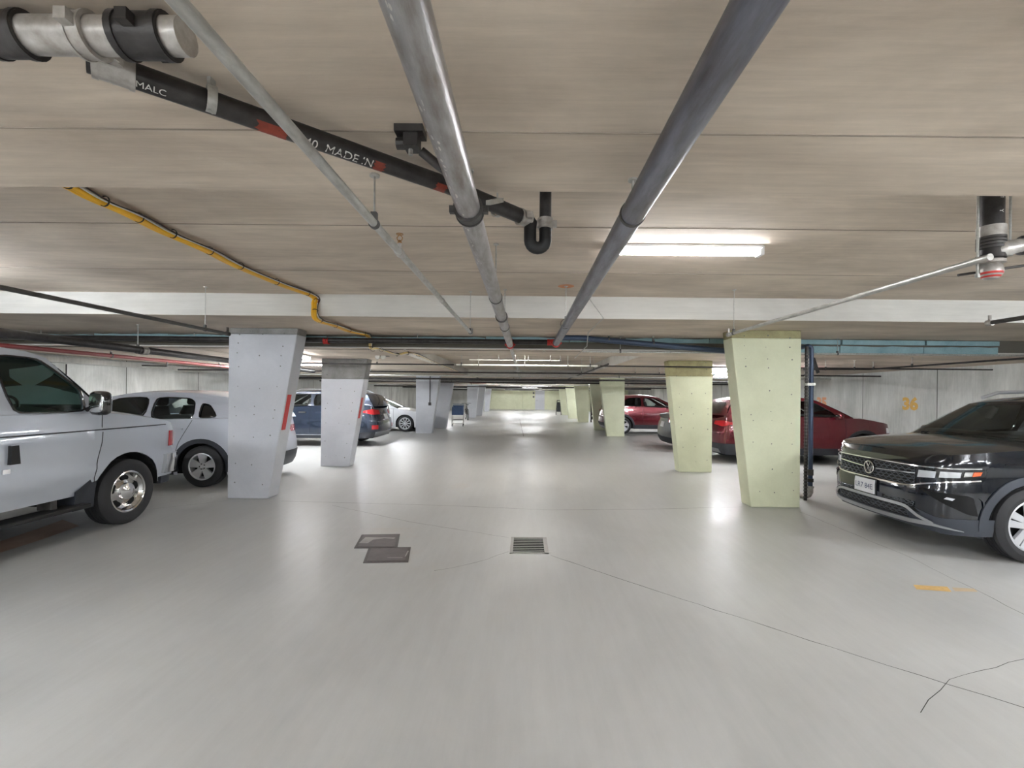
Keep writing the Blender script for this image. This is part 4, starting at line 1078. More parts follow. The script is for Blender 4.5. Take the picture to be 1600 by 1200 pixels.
# cross main (black) behind the nearest left column, with the blue branch to the right
YM = 7.22; zm = P(660, 533, YM).z
M1 = pipe('black_main_pipe', 'black pipe crossing the whole left half under the blue foam joint', [(-9.3, YM, zm), (XB-.02, YM, zm)], .042, M_iron, seg=16)
coupling(M1, P(510, 533, YM), (1, 0, 0), .042, .08, M_red)
coupling(M1, (XA, YM, zm), (1, 0, 0), .042, .07, M_red); coupling(M1, (XB-.07, YM, zm), (1, 0, 0), .042, .11, M_red)
for x in (-7.6, -5.2, -1.7):
    q = MB(); q.tube([Vector((x, YM, zm+.042))-Vector(M1.location), Vector((x, YM, ZN))-Vector(M1.location)], .005, M_galv, 6); q.build('hanger_rod', M1)
k1 = P(905, 528, 7.24); k2 = P(1140, 549, 7.24)
pipe('blue_grey_pipe', 'blue grey drain pipe sloping right from the red coupling to the nearest yellow column', [(XB+.02, YM, zm), Vector((XB+.1, 7.24, k1.z)), k1, k2, Vector((3.9, 7.24, k2.z-.03))], .045, M_bluep, hang=[(1.3, 7.24, P(935, 530, 7.24).z), (2.0, 7.24, P(1010, 536, 7.24).z)], seg=16)
# long thin pipes crossing the garage
def cross(label, x0, x1, y, z, r=.017, m=M_whitep, hx=(), group=None, name='thin_pipe'):
    return pipe(name, label, [(x0, y, z), (x1, y, z)], r, m, hang=[(x, y, z) for x in hx], group=group, seg=10, rod=.004)
cross('long thin pale pipe crossing the right half just under the blue foam', .9, 9.6, 7.32, P(1000, 550, 7.32).z, .016, M_galv, hx=(1.5, 4.95, 8.2))
cross('thin dark pipe crossing the left half just below the black main pipe', -9.2, .9, 7.62, P(600, 545, 7.62).z, .017, M_iron, hx=(-2.6, -2.0, .3))
cross('long white pipe crossing the aisle under the start of the first ceiling recess', -1.4, 1.45, 9.3, 2.145, .016, M_whitep, hx=(-1.3, -.95, -.02, .85, 1.3))
cross('short thin white pipe just above the long white one across the aisle', -1.15, .72, 9.36, 2.252, .010, M_whitep, hx=(-.55, .05, .5, .7))
cross('dark thin pipe continuing the long white one towards the yellow columns', 1.5, 9.4, 9.28, 2.145, .014, M_iron, hx=(4.6, 7.0))
cross('dark thin pipe continuing the long white one towards the white columns', -4.9, -1.45, 9.3, 2.145, .014, M_iron, hx=(-4.6, -3.0))
far = 'thin pipes crossing the far ceiling'
random.seed(5)
for y, z, r, m in ((12.2, 2.13, .02, M_iron), (14.2, 2.12, .024, M_galv), (16.0, 2.08, .03, M_iron), (18.4, 2.12, .03, M_iron2), (19.0, 2.1, .025, M_galv), (20.6, 2.1, .035, M_iron), (22.5, 2.05, .03, M_whitep), (25.0, 2.1, .035, M_galv), (28, 2.02, .035, M_iron), (31, 2.08, .04, M_whitep), (34.5, 2.05, .04, M_iron), (39, 2.08, .05, M_galv), (43.5, 2.0, .045, M_iron)):
    cross('thin pipe crossing under the far part of the ceiling', -9.2 if y < 44 else -3.9, 9.4 if y < 44 else 3.5, y, z, r, m, hx=[random.uniform(-6, 6) for _ in range(3)], group=far)
for y in (21.9, 24.2, 25.8, 26.9, 29.1, 30.1, 32.1, 33.4, 35.6, 37.0, 38.0, 40.2, 41.0, 41.8):
    x0_ = random.uniform(-2.9, .5); x1_ = x0_+random.uniform(1.0, 3.2)
    cross('thin pipe crossing under the far part of the ceiling', x0_, min(x1_, 3.1), y, random.choice((2.0, 2.12, 2.05)), random.choice((.025, .03, .018)), random.choice((M_galv, M_whitep, M_iron, M_cast)), hx=[x0_+.2, min(x1_, 3.1)-.2], group=far)
for x, y0, y1, z, m in ((-1.2, 18.3, 30, 2.2, M_whitep), (.9, 18.3, 36, 2.2, M_galv), (1.7, 9.5, 30, 2.2, M_iron), (-1.9, 18, 40, 2.2, M_iron)):
    pipe('thin_pipe', 'thin pipe running lengthwise under the far part of the ceiling', [(x, y0, z), (x, y1, z)], .02, m, hang=[(x, y0+2, z), (x, y0+7, z)], group='thin lengthwise pipes under the far ceiling', seg=8)
k = MB(); k.tube([(-2.85, 23.6, 2.1), (-2.0, 23.6, 2.1)], .055, M_rust, 12); ring(k, (-2.4, 23.6, 2.1), (1, 0, 0), .055, .1, .015, M_rust); k.tube([(-2.4, 23.6, 2.15), (-2.4, 23.6, ZL)], .01, M_galv, 6); tag(shift(k.build('red_pipe_fitting'), (-2.4, 23.6, 2.1)), 'red brown pipe fitting under the far ceiling above the blue cart', 'pipe')
# sprinkler pipes
ZS = 2.28
xs_ = PZ(587, 352, ZS).x
S = pipe('sprinkler_pipe', 'thin grey steel sprinkler pipe slanting across the left of the near ceiling', [(xs_, -2, ZS), (xs_, 5.50, ZS)], .0175, M_galv, hang=[(xs_, 1.98, ZS), (xs_, 5.42, ZS)], seg=14, rod=.004)
def head(par, p, up=1):
    p = Vector(p)-Vector(par.location); q = MB(); ring(q, p, (0, 1, 0), .017, .05, .006, M_cast)
    q.tube([p, p+Vector((0,0,.05))], .010, M_cast, 8); q.build('sprinkler_tee', par)
    q = MB(); q.lathe([(.009, .045), (.012, .05), (.008, .062)], M_brass, 10, 'z', Matrix.Translation(p))
    for s in (-1, 1): q.tube([p+Vector((s*.009, 0, .06)), p+Vector((s*.015, 0, .075)), p+Vector((0, 0, .092))], .0025, M_brass, 5)
    q.lathe([(0, .094), (.019, .092), (.019, .095)], M_brass, 12, 'z', Matrix.Translation(p)); q.build('sprinkler_head', par)
head(S, (xs_, 2.38, ZS)); 
for y in (3.6,):
    q = MB(); ring(q, Vector((xs_, y, ZS))-Vector(S.location), (0, 1, 0), .017, .04, .005, M_cast); q.build('coupling', S)
e = MB(); e.tube([p-Vector(S.location) for p in arc((xs_, 5.50, ZS+.03), (0, 0, -1), (0, 1, 0), .03, 0, PI/2, 6)+[Vector((xs_, 5.53, ZS+.06))]], .02, M_galv, 10); e.build('elbow', S)
xr_ = PZ(1340, 463, 2.27).x
R_ = pipe('sprinkler_pipe', 'pale thin pipe slanting over the right, from the valve cluster to the nearest yellow column', [(xr_, 2.33, 2.27), (xr_, 5.35, 2.27)], .0175, M_galv, hang=[(xr_, 5.2, 2.27)], seg=14, rod=.004)
e = MB(); ring(e, Vector((xr_, 5.33, 2.27))-Vector(R_.location), (0, 1, 0), .0175, .05, .007, M_cast); e.tube([Vector((xr_, 5.33, 2.27))-Vector(R_.location), Vector((xr_, 5.33, 2.34))-Vector(R_.location)], .012, M_cast, 8); e.build('end_tee', R_)
xq = PZ(1543, 505, 2.27).x
Q_ = pipe('sprinkler_pipe', 'short dark pipe end with a fitting at the right edge, before the beam', [(xq, 2.0, 2.27), (xq, 4.36, 2.27)], .02, M_iron2, hang=[(xq, 3.95, 2.27)], seg=12, rod=.006)
e = MB(); ring(e, Vector((xq, 4.34, 2.27))-Vector(Q_.location), (0, 1, 0), .02, .05, .008, M_cast); e.tube([Vector((xq, 4.34, 2.27))-Vector(Q_.location), Vector((xq, 4.34, 2.34))-Vector(Q_.location)], .013, M_cast, 8); e.build('end_tee', Q_)
xl = PZ(250, 500, 2.27).x
W_ = pipe('sprinkler_pipe', 'dark grey thin pipe slanting over the silver van, ending at the nearest white column', [(xl, 1.5, 2.27), (xl, 5.72, 2.27)], .019, M_iron2, hang=[(xl, 5.3, 2.27)], seg=12, rod=.004)
e = MB(); ring(e, Vector((xl, 5.7, 2.27))-Vector(W_.location), (0, 1, 0), .019, .05, .007, M_iron); e.tube([Vector((xl, 5.7, 2.27))-Vector(W_.location), Vector((xl, 5.7, 2.35))-Vector(W_.location)], .013, M_iron, 8); e.build('end_tee', W_)
# pipes above the parked cars on the left
zb_ = 2.13; xb_ = PZ(250, 551, zb_).x
D_ = pipe('drain_pipe', 'thick black drain pipe over the roof of the silver van, with pale couplings', [(xb_, 4.2, zb_+.02), (xb_, 11.9, zb_-.02)], .05, M_iron, hang=[(xb_, 6.5, zb_), (xb_, 10.5, zb_)], seg=14)
for px in (204, 217, 237, 243):
    y = PZ(px, 548, zb_).y; coupling(D_, (xb_, y, zb_), (0, 1, 0), .05, .05, M_cast, bolts=False)
zr_ = 2.2; xr2 = PZ(250, 563, zr_).x
pipe('red_pipe', 'dark red pipe running along the top of the left wall', [(xr2, 5.5, zr_), (xr2, 15, zr_)], .035, M_redpipe, hang=[(xr2, 8.5, zr_), (xr2, 11.5, zr_)], seg=12)
k = MB(); a = P(222, 571, 9.8); b = P(261, 572, 9.8); c = P(261, 564, 9.8); k.tube([a, b, c], .014, M_iron, 8); tag(shift(k.build('bent_bracket'), b), 'small dark bent bracket hanging above the white crossover', 'bracket')
# pipes above the right stalls
k1, k2, k3 = P(1255, 577, 9.0), P(1360, 577, 9.0), P(1600, 560, 6.6)
pipe('thin_pipe', 'dark thin pipe bending up to the right edge above the car noses', [k1, k2, k3], .016, M_iron, hang=[P(1290, 577, 9.0), P(1335, 577, 9.0), P(1425, 572.4, 8.2)], seg=10)
k = MB(); k.hexa([P(1262, 548, 8.4), P(1270, 548, 8.4), P(1281, 582, 8.4), P(1276, 584, 8.4), P(1262, 548, 8.5), P(1270, 548, 8.5), P(1281, 582, 8.5), P(1276, 584, 8.5)], M_iron); tag(shift(k.build('angle_brace', smooth=0), P(1270, 560, 8.45)), 'dark slanting brace at the top of the pipe beside the nearest yellow column', 'bracket')
# standpipe beside the nearest right column
YV = 6.98; xv = P(1267, 650, YV).x; zt = P(1267, 546, YV).z; xc = cR1.location.x
g = MB(); pts = [Vector((xv-.05, YV+.2, zt+.05)), Vector((xv-.05, YV+.08, zt+.05)), Vector((xv-.05, YV, zt+.05))] + arc((xv-.05, YV, zt), (0,0,1), (1,0,0), .05, 0, PI/2, 6) + [Vector((xv, YV, .12))]
g.tube(pts, .033, M_bluep, 14); vp_ = g.build('standpipe', smooth=60); tag(vp_, 'blue grey vertical pipe beside the nearest yellow column, bent at top and bottom', 'pipe'); shift(vp_, (xv, YV, 0))
g = MB(); ring(g, (0, 0, .42), (0, 0, 1), .033, .09, .01, M_iron2); ring(g, (0, 0, .3), (0, 0, 1), .033, .05, .012, M_iron); g.build('coupling', vp_)
g = MB(); g.tube([Vector((0, 0, .2)), Vector((0, 0, .12)), Vector((-.01, .02, .07)), Vector((-.03, .06, .045)), Vector((-.06, .12, .045)), Vector((-.1, .2, .045))], .042, M_cast, 14); ring(g, (0, 0, .2), (0, 0, 1), .042, .03, .01, M_galv); g.build('elbow', vp_)
g = MB(); g.tube([(xv-.09, YV-.03, 0), (xv-.09, YV-.03, zt+.04)], .024, M_iron, 12); rp_ = g.build('riser_pipe'); tag(rp_, 'dark ribbed riser pipe tight against the right side of the nearest yellow column', 'pipe'); shift(rp_, (xv-.09, YV-.03, 0))
g = MB()
for i in range(44): ring(g, (0, 0, .05+.05*i), (0, 0, 1), .024, .016, .006, M_iron2, 12)
g.build('ribs', rp_, kind='stuff')
g = MB(); ring(g, (0, 0, 1.75), (0, 0, 1), .024, .04, .012, M_galv); g.box((-.02, -.06, 1.73), (.1, -.03, 1.77), M_galv); g.build('pipe_clamp', rp_)

# diagonal cast iron drain pipe with trap
zd = 2.428; pa = Vector((-1.30, .955, zd)); pb = PZ(826, 343, 2.40)
pa = PZ(135, 92, zd)
q_ = PZ(700, 290, zd)
dirn = (q_-pa).normalized()
DP = pipe('drain_pipe', 'black cast iron pipe with white stencilled letters, slanting across the near ceiling above the others', [pa, q_, pb], .034, M_iron, seg=20)
def onD(px, py): return PZ(px, py, zd) - Vector(DP.location)
vs, fs = text_mesh('40  MADE IN', .043)
def wraptext(vs, fs, o, d, r, ang, par, m, nm='stencil_text'):
    d = d.normalized(); side = d.cross(Vector((0,0,1))).normalized(); q = MB(); out = []
    for v in vs:
        a = ang + v.y/r
        out.append(o + d*v.x + (side*math.cos(a)+Vector((0,0,1))*math.sin(a))*(r+.0008))
    q.add(out, fs, m); return q.build(nm, par, smooth=0)
wraptext(vs, fs, onD(530, 230)+Vector((0,0,0)), dirn, .034, -PI/2+.5, DP, M_paintw)
vs, fs = text_mesh('MALC', .026)
wraptext(vs, fs, onD(236, 127), dirn, .034, -PI/2+.5, DP, M_paintw)
for px, py, w in ((418, 191, .08), (590, 251, .05), (686, 285, .06), (440, 199, .03)):
    q = MB(); c0 = onD(px, py); nn = 8; rows = []
    for i in range(nn+1):
        a = -PI/2+.5-.75+1.3*i/nn; side = dirn.cross(Vector((0,0,1))).normalized()
        jt = random.uniform(.6, 1)
        rows.append([c0+dirn*s*w/2*jt+(side*math.cos(a)+Vector((0,0,1))*math.sin(a))*.0346 for s in (-1, 1)])
    q.grid(rows, M_rust); q.build('rust_patch', DP)
coupling(DP, onD(178, 106)+Vector(DP.location), dirn, .035, .09, M_cast)
q = MB(); hp_ = onD(330, 155); tp_ = Vector((hp_.x, hp_.y, ZN-DP.location.z))
q.box(tp_+Vector((-.005, -.012, -.1)), tp_+Vector((.005, .012, 0)), M_galv); ring(q, hp_, dirn, .035, .025, .003, M_galv); q.build('strap_hanger', DP)
q = MB(); hp_ = onD(777, 322)-Vector((0,0,.01)); ring(q, hp_, dirn, .035, .02, .005, M_galv); q.tube([hp_+Vector((0,0,.03)), Vector((hp_.x, hp_.y, ZN-DP.location.z))], .004, M_galv, 6); q.build('hanger_rod', DP)
# clean-out plug
q = MB(); cpp = PZ(762, 322, 2.40)-Vector(DP.location)
ring(q, cpp, (0, -.9, -.4), .012, .02, .006, M_cast); q.build('cleanout_plug', DP)
# trap
tr0 = pb; v1 = P(852, 350, tr0.y+.02); v0 = P(852, 293, tr0.y+.02)
dd = Vector((v1.x-tr0.x, v1.y-tr0.y, 0))
q = MB(); zb0 = P(840, 378, tr0.y).z
pth = [tr0-dirn*.03, tr0]; A0 = Vector((tr0.x+.008, tr0.y, tr0.z-.045)); pth += [tr0+Vector((.012, .004, -.015)), A0]
cx_ = (A0.x+v1.x)/2; rr_ = (v1.x-A0.x)/2; zc_ = zb0+.01
pth += [Vector((cx_-rr_*math.cos(a), tr0.y+.01, zc_-rr_*math.sin(a)*1.0)) for a in [PI*i/10 for i in range(11)]]
pth += [Vector((v1.x, v1.y, v1.z))]
q.tube(pth, .030, M_black, 18); TR = q.build('pipe_trap', smooth=60); tag(TR, 'black rubber U shaped trap hanging at the end of the slanting cast iron pipe', 'pipe'); shift(TR, tr0)
coupling(TR, tr0-dirn*.03, dirn, .032, .06, M_cast); coupling(TR, v1, (0, 0, 1), .031, .05, M_cast)
VP_ = pipe('drain_pipe', 'short dark vertical pipe dropping from the ceiling into the black trap', [(v1.x, v1.y, v1.z), (v1.x, v1.y, ZC)], .029, M_iron, seg=16)
# seismic brace near the big pipe
bx = PZ(642, 216, ZN-.03); by = PZ(705, 275, ZA+.03)
q = MB(); q.tube([bx+Vector((.03, .03, -.03)), by], .017, M_iron, 10); BR = q.build('pipe_brace'); tag(BR, 'short black brace with a ceiling bracket, left of the big shiny pipe', 'bracket'); shift(BR, bx)
q = MB(); q.box((-.05, -.04, .005), (.05, .03, .03), M_iron); q.box((-.02, -.03, -.04), (.03, .03, .01), M_iron); q.lathe([(0, -.03), (.02, -.03), (.02, .03), (0, .03)], M_iron, 10, 'x', Matrix.Translation((-.02, 0, -.02))); q.tube([(.0, 0, -.06), (.0, 0, .0)], .008, M_galv, 8); q.build('bracket', BR, smooth=30)
q = MB(); a = PZ(742, 330, ZA)-Vector(A.location); q.hexa([a+Vector(v) for v in ((.05, -.04, .01), (.07, -.04, .01), (.12, .05, .06), (.10, .05, .06), (.05, -.04, .03), (.07, -.04, .03), (.12, .05, .08), (.10, .05, .08))], M_galv); q.build('brace_clamp', A, smooth=0)
# silver fittings at the upper left corner
T0 = P(60, 72, .92); 
q = MB(); pts_ = [Vector((-1.75, 1.13, 2.42)), Vector((-1.3, 1.13, 2.42)), Vector((-.84, 1.13, 2.42))]
q.tube(pts_, .042, M_cast, 18); FT = q.build('branch_pipe', smooth=60); tag(FT, 'thick silver and black jointed pipe across the upper left corner', 'pipe'); shift(FT, pts_[0])
for x, w, m in ((-1.62, .08, M_iron), (-1.47, .05, M_iron), (-1.27, .1, M_iron), (-1.08, .04, M_cast), (-.94, .12, M_iron)): coupling(FT, (x, 1.13, 2.42), (1, 0, 0), .043, w, m)

# valve cluster at the right
YVv = 2.42; xv2 = P(1549, 340, YVv).x
z_top = ZC; z_bot = P(1549, 405, YVv).z
q = MB(); q.tube([(xv2, YVv, z_bot), (xv2, YVv, z_top)], .052, M_iron, 20); VC = q.build('valve_riser', smooth=60); tag(VC, 'dark vertical pipe with white marks and silver couplings hanging at the right edge', 'pipe'); shift(VC, (xv2, YVv, z_bot))
zz = lambda py: P(1549, py, YVv).z-z_bot
q = MB(); ring(q, (0, 0, zz(363)), (0, 0, 1), .052, .055, .008, M_cast, 24); q.build('coupling', VC)
q = MB()
for py in (373, 378, 383, 388): ring(q, (0, 0, zz(py)), (0, 0, 1), .05, .012, .010, M_iron2, 24)
ring(q, (0, 0, zz(402)), (0, 0, 1), .04, .02, .02, M_iron, 24); ring(q, (0, 0, zz(410)), (0, 0, 1), .04, .015, .018, M_cast, 24)
q.build('grooved_coupling', VC)
q = MB(); q.tube([(0, 0, zz(398)), (.03, -.03, zz(392)), (.12, -.03, zz(386)), (.2, -.03, zz(385))], [.04, .042, .035, .035], M_cast, 16); q.tube([(.13, -.03, zz(386)), (.17, -.03, zz(385))], .05, M_iron, 18)
q.tube(arc((.22, -.03, zz(385)+.06), (0,0,-1), (1,0,0), .06, 0, PI/2, 6)+[Vector((.28, -.03, zz(350)))], .04, M_cast, 14); q.build('side_branch', VC)
q = MB(); zc0 = zz(424)
q.lathe([(0, -.045), (.03, -.04), (.046, -.02), (.05, 0), (.046, .025), (.035, .05)], M_cast, 24, 'z', Matrix.Translation((0, 0, zc0))); q.build('end_cap', VC)
q = MB(); q.lathe([(.036, -.034), (.049, -.014), (.0485, -.004), (.035, -.03)], M_red, 24, 'z', Matrix.Translation((0, 0, zc0))); q.build('red_band', VC)
vs, fs = text_mesh('N', .03); q = MB(); q.add([Vector((math.sin(v.y/.052+.05)*.0528, -math.cos(v.y/.052+.05)*.0528, zz(312)+v.x)) for v in vs], fs, M_paintw)
vs, fs = text_mesh('Y', .03); q.add([Vector((math.sin(v.y/.052)*.0528, -math.cos(v.y/.052)*.0528, zz(335)+v.x)) for v in vs], fs, M_paintw); q.build('stencil_text', VC, smooth=0)
for px in (1527, 1578):
    g0 = P(px, 434 if px == 1527 else 400, YVv); q = MB(); q.tube([g0, Vector((g0.x, g0.y, ZC))], .006, M_galv, 8); q.tube([g0+Vector((0,0,.02)), g0], .011, M_galv, 6)
    o = q.build('hanger_rod'); tag(o, 'vertical threaded rod left of the valve riser' if px == 1527 else 'vertical threaded rod right of the valve riser', 'rod'); shift(o, g0)
ta = P(1497, 430, YVv+.06); tb = P(1620, 412, YVv+.06)
q = MB(); q.tube([ta, tb], .007, M_iron, 6); o = q.build('trapeze_bar'); tag(o, 'thin dark support bar passing behind the bottom of the valve riser', 'bar'); shift(o, ta)

# yellow cable bundle along the ceiling and down over the beam
def catm(p, n=8):
    t = [p[0]]+p+[p[-1]]; o = []
    for i in range(1, len(t)-2):
        for k in range(n):
            u = k/n; a, b, c, d = t[i-1], t[i], t[i+1], t[i+2]
            o.append(.5*((2*b)+(c-a)*u+(2*a-5*b+4*c-d)*u*u+(3*b-a-3*c+d)*u**3))
    o.append(p[-1]); return o
zc_ = ZC-.035
path1 = [PZ(60, 262, zc_), PZ(125, 297, zc_), PZ(190, 328, zc_-.01), PZ(250, 357, zc_), PZ(318, 388, zc_-.012), PZ(375, 416, zc_), PZ(440, 444, zc_-.01), PZ(493, 464, zc_)]
path1[-1].y = min(path1[-1].y, Y1-.05)
e1 = path1[-1]; path2 = [e1, Vector((e1.x+.02, Y1-.035, 2.62)), Vector((e1.x+.03, Y1-.04, 2.46)), PZ(520, 507, 2.44), PZ(545, 516, 2.455), Vector((PZ(566, 523, 2.44).x, 7.12, 2.465))]
_x = path2[-1].x; path3 = [path2[-1], Vector((_x-.01, 7.34, 2.455)), Vector((_x-.01, 7.375, 2.36)), Vector((_x, 7.42, 2.26)), PZ(592, 546, 2.24), PZ(620, 554, 2.235), PZ(640, 552, 2.25), PZ(660, 558, 2.25), PZ(690, 571, 2.25), PZ(722, 583, 2.25)]
full = path1+path2[1:]+path3[1:]
CB = empty('cable_bundle', tuple(path1[1])); tag(CB, 'bundle of yellow and white cables tied along the left ceiling and looping over the beam', 'cable')
o0 = Vector(CB.location); sm = catm(full, 7)
def cable(dx, dz, r, m, n0=0, n1=None, wob=.006, nm='cable'):
    P_ = []; ph = random.uniform(0, 6)
    for i, p in enumerate(sm[n0:n1]):
        P_.append(p-o0+Vector((dx+wob*math.sin(i*.55+ph), 0, dz+wob*.5*math.cos(i*.45+ph))))
    k = MB(); k.tube(P_, r, m, 8); return k.build(nm, CB, smooth=60)
random.seed(2)
nb1 = 7*6
cable(-.022, 0, .025, M_ycable, 0, 7*13, .004); cable(.0, -.004, .018, M_ycable, 0, 7*13, .005); cable(-.01, .012, .012, M_ycable2, 14)
cable(.018, .004, .009, M_ycable2, 7*10); cable(.028, .0, .005, M_whitep, 0, None, .008); cable(.036, .008, .005, M_iron, 0, None, .01); cable(.024, .014, .005, M_redpipe, 0, 7*8, .01); cable(.0, .016, .006, M_iron, 7*12, None, .014)
for i in list(range(5, len(sm)-2, 6)):
    k = MB(); d = (sm[i+1]-sm[i]).normalized(); ring(k, sm[i]-o0+Vector((.004, 0, .002)), d, .031, .009, .003, M_tie, 14); k.build('cable_tie', CB)
# thin conduit hanging from the beam to the blue pipe
cp = [P(917, 465, 5.62), P(922, 468, 5.6), P(943, 497, 5.55), P(919, 520, 6.0), P(917, 541, 6.9), P(905, 552, 7.3), P(898, 560, 7.3)]
k = MB(); k.tube(cp, .006, M_galv, 8); o = k.build('thin_conduit', smooth=60); tag(o, 'thin bent conduit right of the big dark pipe, in front of the pale beam', 'conduit'); shift(o, cp[0])
# thin dark wire on the left wall region
k = MB(); k.tube([(XL+.03, 9.6, .6), (XL+.03, 9.6, 2.1)], .012, M_iron, 6); o = k.build('wall_conduit'); tag(o, 'thin dark vertical conduit on the left wall above the white crossover', 'conduit'); shift(o, (XL+.03, 9.6, .6))
# emergency twin lamp beyond the second white column
k = MB(); c = P(597, 558, 8.9)
for s in (-1, 1): k.lathe([(0, -.06), (.045, -.06), (.05, -.04), (.035, .03), (0, .04)], M_whitep, 16, 'y', Matrix.Translation(c+Vector((s*.055-.02, 0, 0))))
k.box(c+Vector((-.08, .02, .02)), c+Vector((.12, .1, ZL-c.z)), M_iron); o = k.build('emergency_light'); tag(o, 'pair of small white emergency spot lamps beyond the second white column', 'light'); shift(o, c)
c = P(718, 593, 24); k = MB(); k.box(c+Vector((-.16, -.03, -.1)), c+Vector((.16, .03, .1)), mat('sign_green', (170, 205, 190), .5, emis=((180, 220, 200), .6))); k.tube([c+Vector((0,0,.1)), Vector((c.x, c.y, ZK if -2.2 < c.x else ZL))], .01, M_galv, 6); o = k.build('exit_sign', smooth=0); tag(o, 'small pale green lit sign hanging under the far ceiling left of the aisle', 'sign'); shift(o, c)

# ================================================================== FLOOR THINGS
def cover(pxs, label, worn):
    c = [fp(*p) for p in pxs]; cx = sum((q for q in c), Vector((0,0,0)))/4
    x0, x1 = min(q.x for q in c), max(q.x for q in c); 
    y0, y1 = (c[0].y+c[1].y)/2, (c[2].y+c[3].y)/2
    a, b, d, e = [q-cx for q in c]
    def quad(m, s, z0, z1, mt):
        v = [q*s for q in (a, b, d, e)]
        m.hexa([Vector((q.x, q.y, z0)) for q in v]+[Vector((q.x, q.y, z1)) for q in v], mt)
    m = MB(); quad(m, 1, 0, .006, M_cover_rim); o = m.build('floor_cover', smooth=0, bevel=.003); o.location = (cx.x, cx.y, 0); tag(o, label, 'cover')
    m = MB(); quad(m, .86, .006, .010, M_cast_cover); pn = m.build('plate', o, smooth=0, bevel=.002)
    if worn:
        m = MB(); vs = [(-.17, .10), (.15, .10), (.15, .05), (.04, .07), (-.06, .02), (-.08, -.1), (-.17, -.1)]
        m.add([Vector((x, y, .0112)) for x, y in vs], [tuple(range(len(vs)))], M_worn); m.build('bare_metal_patch', o, smooth=0)
    else:
        m = MB()
        for q in ([(.02, -.105), (.17, -.105), (.165, -.09), (.03, -.095)], [(.165, .09), (.18, .09), (.19, -.06), (.18, -.07)]): m.add([Vector((x, y, .0112)) for x, y in q], [(0, 1, 2, 3)], M_worn)
        m.build('bare_metal_patch', o, smooth=0)
cover([(553, 857), (621, 857), (625, 835), (565, 836)], 'dark square floor cover with a worn pale patch, the farther of the two', True)
cover([(567, 880), (638, 879), (642, 855.5), (576, 856.5)], 'dark square floor cover overlapping the first, the nearer of the two', False)
c = [fp(*p) for p in ((797, 865), (858, 864), (854, 840), (797, 841))]; cx = sum(c, Vector((0,0,0)))/4
x0, x1 = c[0].x, c[1].x; y0, y1 = c[0].y, c[2].y; W2, H2 = (x1-x0)/2, (y1-y0)/2
m = MB(); 
for q in (((-W2, -H2, 0), (-W2+.03, H2, .006)), ((W2-.04, -H2, 0), (W2, H2, .006)), ((-W2, -H2, 0), (W2, -H2+.02, .006)), ((-W2, H2-.02, 0), (W2, H2, .006))): m.box(*q, M_drain)
m.box((-W2+.01, -H2+.01, .0005), (W2-.01, H2-.01, .001), M_pit)  # black sheet in place of a pit, its darkness put into the colour
gr = m.build('floor_drain', smooth=0); gr.location = (cx.x, cx.y, 0); tag(gr, 'square steel floor drain grate set in the middle of the aisle', 'drain')
nb = 9; m = None
for i in range(nb):
    y = -H2+.02+(2*H2-.04)*(i+.5)/nb
    if m is None: k = MB(); k.box((-W2+.02, -.006, .001), (W2-.03, .006, .006), M_drain); m = k.build('grate_bar', gr, smooth=0); o = m
    else: o = m.copy(); COL.objects.link(o)
    o.location = (0, y, 0)
def decal(pts, mt, label, nm, cat='floor marking', z=.0015, grp=None):
    q = [fp(*p) for p in pts]; cx = sum(q, Vector((0,0,0)))/len(q); m = MB()
    m.add([v-cx+Vector((0,0,z)) for v in q], [tuple(range(len(q)))], mt); o = m.build(nm, smooth=0); o.location = cx; tag(o, label, cat, grp)
decal([(1427, 914), (1480, 917), (1487, 925), (1432, 921)], M_ypaint, 'worn yellow paint mark on the floor near the black SUV, the larger left one', 'paint_mark')
decal([(1487, 918), (1522, 920), (1528, 925), (1492, 924)], mat('faint_paint', (190, 170, 140), .8), 'faint worn paint mark right of the yellow one near the black SUV', 'paint_mark')
decal([(0, 846), (60, 826), (98, 812), (124, 822), (60, 845), (0, 864)], M_rfloor, 'rusty orange brown mark on the floor under the running board of the silver van', 'rust_mark')

# numbers on the right wall
def wallnum(s, px, py, h, mt, label):
    u = px-VX; Y = XR*F/u; z = P(px, py, Y).z; vs, fs = text_mesh(s, h, .022)
    # wall faces -X: reading direction is towards -Y
    m = MB(); m.add([Vector((0, -v.x*1.15, v.y)) for v in vs], fs, mt); o = m.build('wall_number', smooth=0); o.location = (XR-.004, Y, z); tag(o, label, 'number')
wallnum('36', 1422, 632, .42, M_ywall, 'yellow stencilled number 36 on the right concrete wall')
wallnum('35', 1284, 630, .46, M_owall, 'faded orange number 35 on the right wall above the red car')

# ================================================================== FAR THINGS
# blue utility cart
ct = empty('shopping_cart', (-3.3, 22.6, 0), .1); tag(ct, 'blue and grey wheeled cart standing beside the fourth white column', 'cart')
M_blue = mat('blue_plastic', (58, 84, 124), .5, noise=.3)
m = MB(); m.box((-.27, -.45, .55), (.27, .45, .6), M_blue)
for a in (((-.27, -.45, .6), (-.25, .45, .95)), ((.25, -.45, .6), (.27, .45, .95)), ((-.27, -.45, .6), (.27, -.43, .92)), ((-.27, .43, .6), (.27, .45, 1.0))): m.box(*a, M_blue)
m.build('basket', ct, smooth=0, bevel=.01)
m = MB()
for x in (-.27, .27):
    m.tube([(x, -.47, .14), (x, .45, .14), (x, .5, .6), (x, .55, 1.05)], .013, M_galv, 6); m.tube([(x, -.45, .14), (x, -.35, .55)], .013, M_galv, 6)
m.tube([(-.27, .55, 1.05), (.27, .55, 1.05)], .016, M_blue, 8); m.tube([(-.27, -.47, .14), (.27, -.47, .14)], .013, M_galv, 6)
for i in range(5): m.tube([(-.27, -.3+.17*i, .3), (.27, -.3+.17*i, .3)], .009, M_galv, 5)
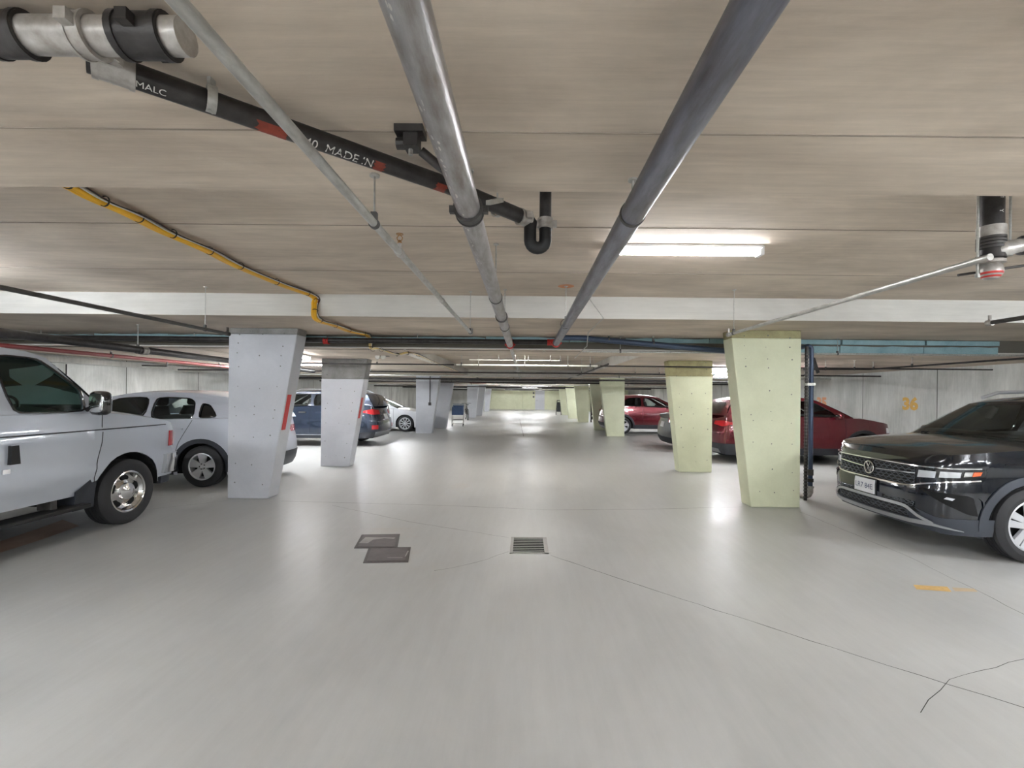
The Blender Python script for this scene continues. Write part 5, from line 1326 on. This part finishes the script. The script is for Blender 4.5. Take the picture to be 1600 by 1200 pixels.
m.build('frame', ct)
for x in (-.26, .26):
    for y in (-.42, .42):
        m = MB(); m.tube([(x-.015, y, .06), (x+.015, y, .06)], .06, M_black, 12); m.build('wheel', ct)
# parked bicycle behind the cart
def bicycle(loc, rz, label):
    r = empty('bicycle', loc, rz); tag(r, label, 'bicycle')
    for y in (-.5, .52):
        m = MB(); m.tube([(0, y+.33*math.cos(a), .34+.33*math.sin(a)) for a in [2*PI*i/28 for i in range(28)]], .018, M_black, 6, closed=True)
        for i in range(8): m.tube([(0, y, .34), (0, y+.32*math.cos(PI*i/4), .34+.32*math.sin(PI*i/4))], .003, M_galv, 3)
        m.build('wheel', r)
    m = MB(); bb = (0, -.02, .3); st = (0, -.15, .82); hd = (0, .38, .85)
    for a, b in ((bb, st), (bb, hd), (st, hd), (bb, (0, -.5, .34)), (st, (0, -.5, .34)), (hd, (0, .52, .34))): m.tube([a, b], .017, M_iron, 8)
    m.build('frame', r)
    m = MB(); m.tube([(-.28, .32, 1.0), (0, .4, 1.0), (.28, .32, 1.0)], .013, M_black, 8); m.tube([hd, (0, .4, 1.0)], .013, M_iron, 6); m.build('handlebar', r)
    m = MB(); m.box((-.07, -.3, .9), (.07, -.04, .94), M_black); m.tube([st, (0, -.17, .91)], .013, M_iron, 6); m.build('saddle', r, bevel=.015)
bicycle((-3.55, 28.0, 0), .25, 'dark bicycle standing between the blue cart and the next white column')
# folded stroller
st = empty('folded_stroller', (2.62, 36.2, 0)); tag(st, 'dark folded stroller standing at the farthest yellow column', 'stroller')
m = MB()
for s in (-1, 1): m.tube([(s*.2, 0, .1), (s*.15, .05, .7), (s*.12, .0, 1.15)], .025, M_black, 6)
m.tube([(-.12, 0, 1.15), (.12, 0, 1.15)], .025, M_black, 6); m.build('frame', st)
m = MB(); m.hexa([Vector(p) for p in ((-.15, -.06, .25), (.15, -.06, .25), (.15, .08, .25), (-.15, .08, .25), (-.1, -.02, 1.0), (.1, -.02, 1.0), (.1, .09, 1.0), (-.1, .09, 1.0))], M_cabin); m.build('folded_seat', st, bevel=.03)
for s in (-1, 1):
    m = MB(); m.tube([(s*.2-.02, 0, .11), (s*.2+.02, 0, .11)], .11, M_black, 14); m.build('wheel', st)
# dark pipes and valves on the side of the fifth yellow column
xp = (924-VX)*26.7/F
m = MB(); m.tube([(xp, 26.7, 0), (xp, 26.7, 2.1)], .04, M_iron, 10); rs_ = m.build('riser_pipe'); tag(rs_, 'dark riser pipe with valves on the right side of a far yellow column', 'pipe'); shift(rs_, (xp, 26.7, 0))
m = MB()
for z in (.25, .5, 1.5, 1.75, 1.95): m.lathe([(0, -.06), (.09, -.05), (.1, 0), (.09, .05), (0, .06)], M_iron, 12, 'x', Matrix.Translation((.02, -.03, z)))
m.build('valves', rs_)
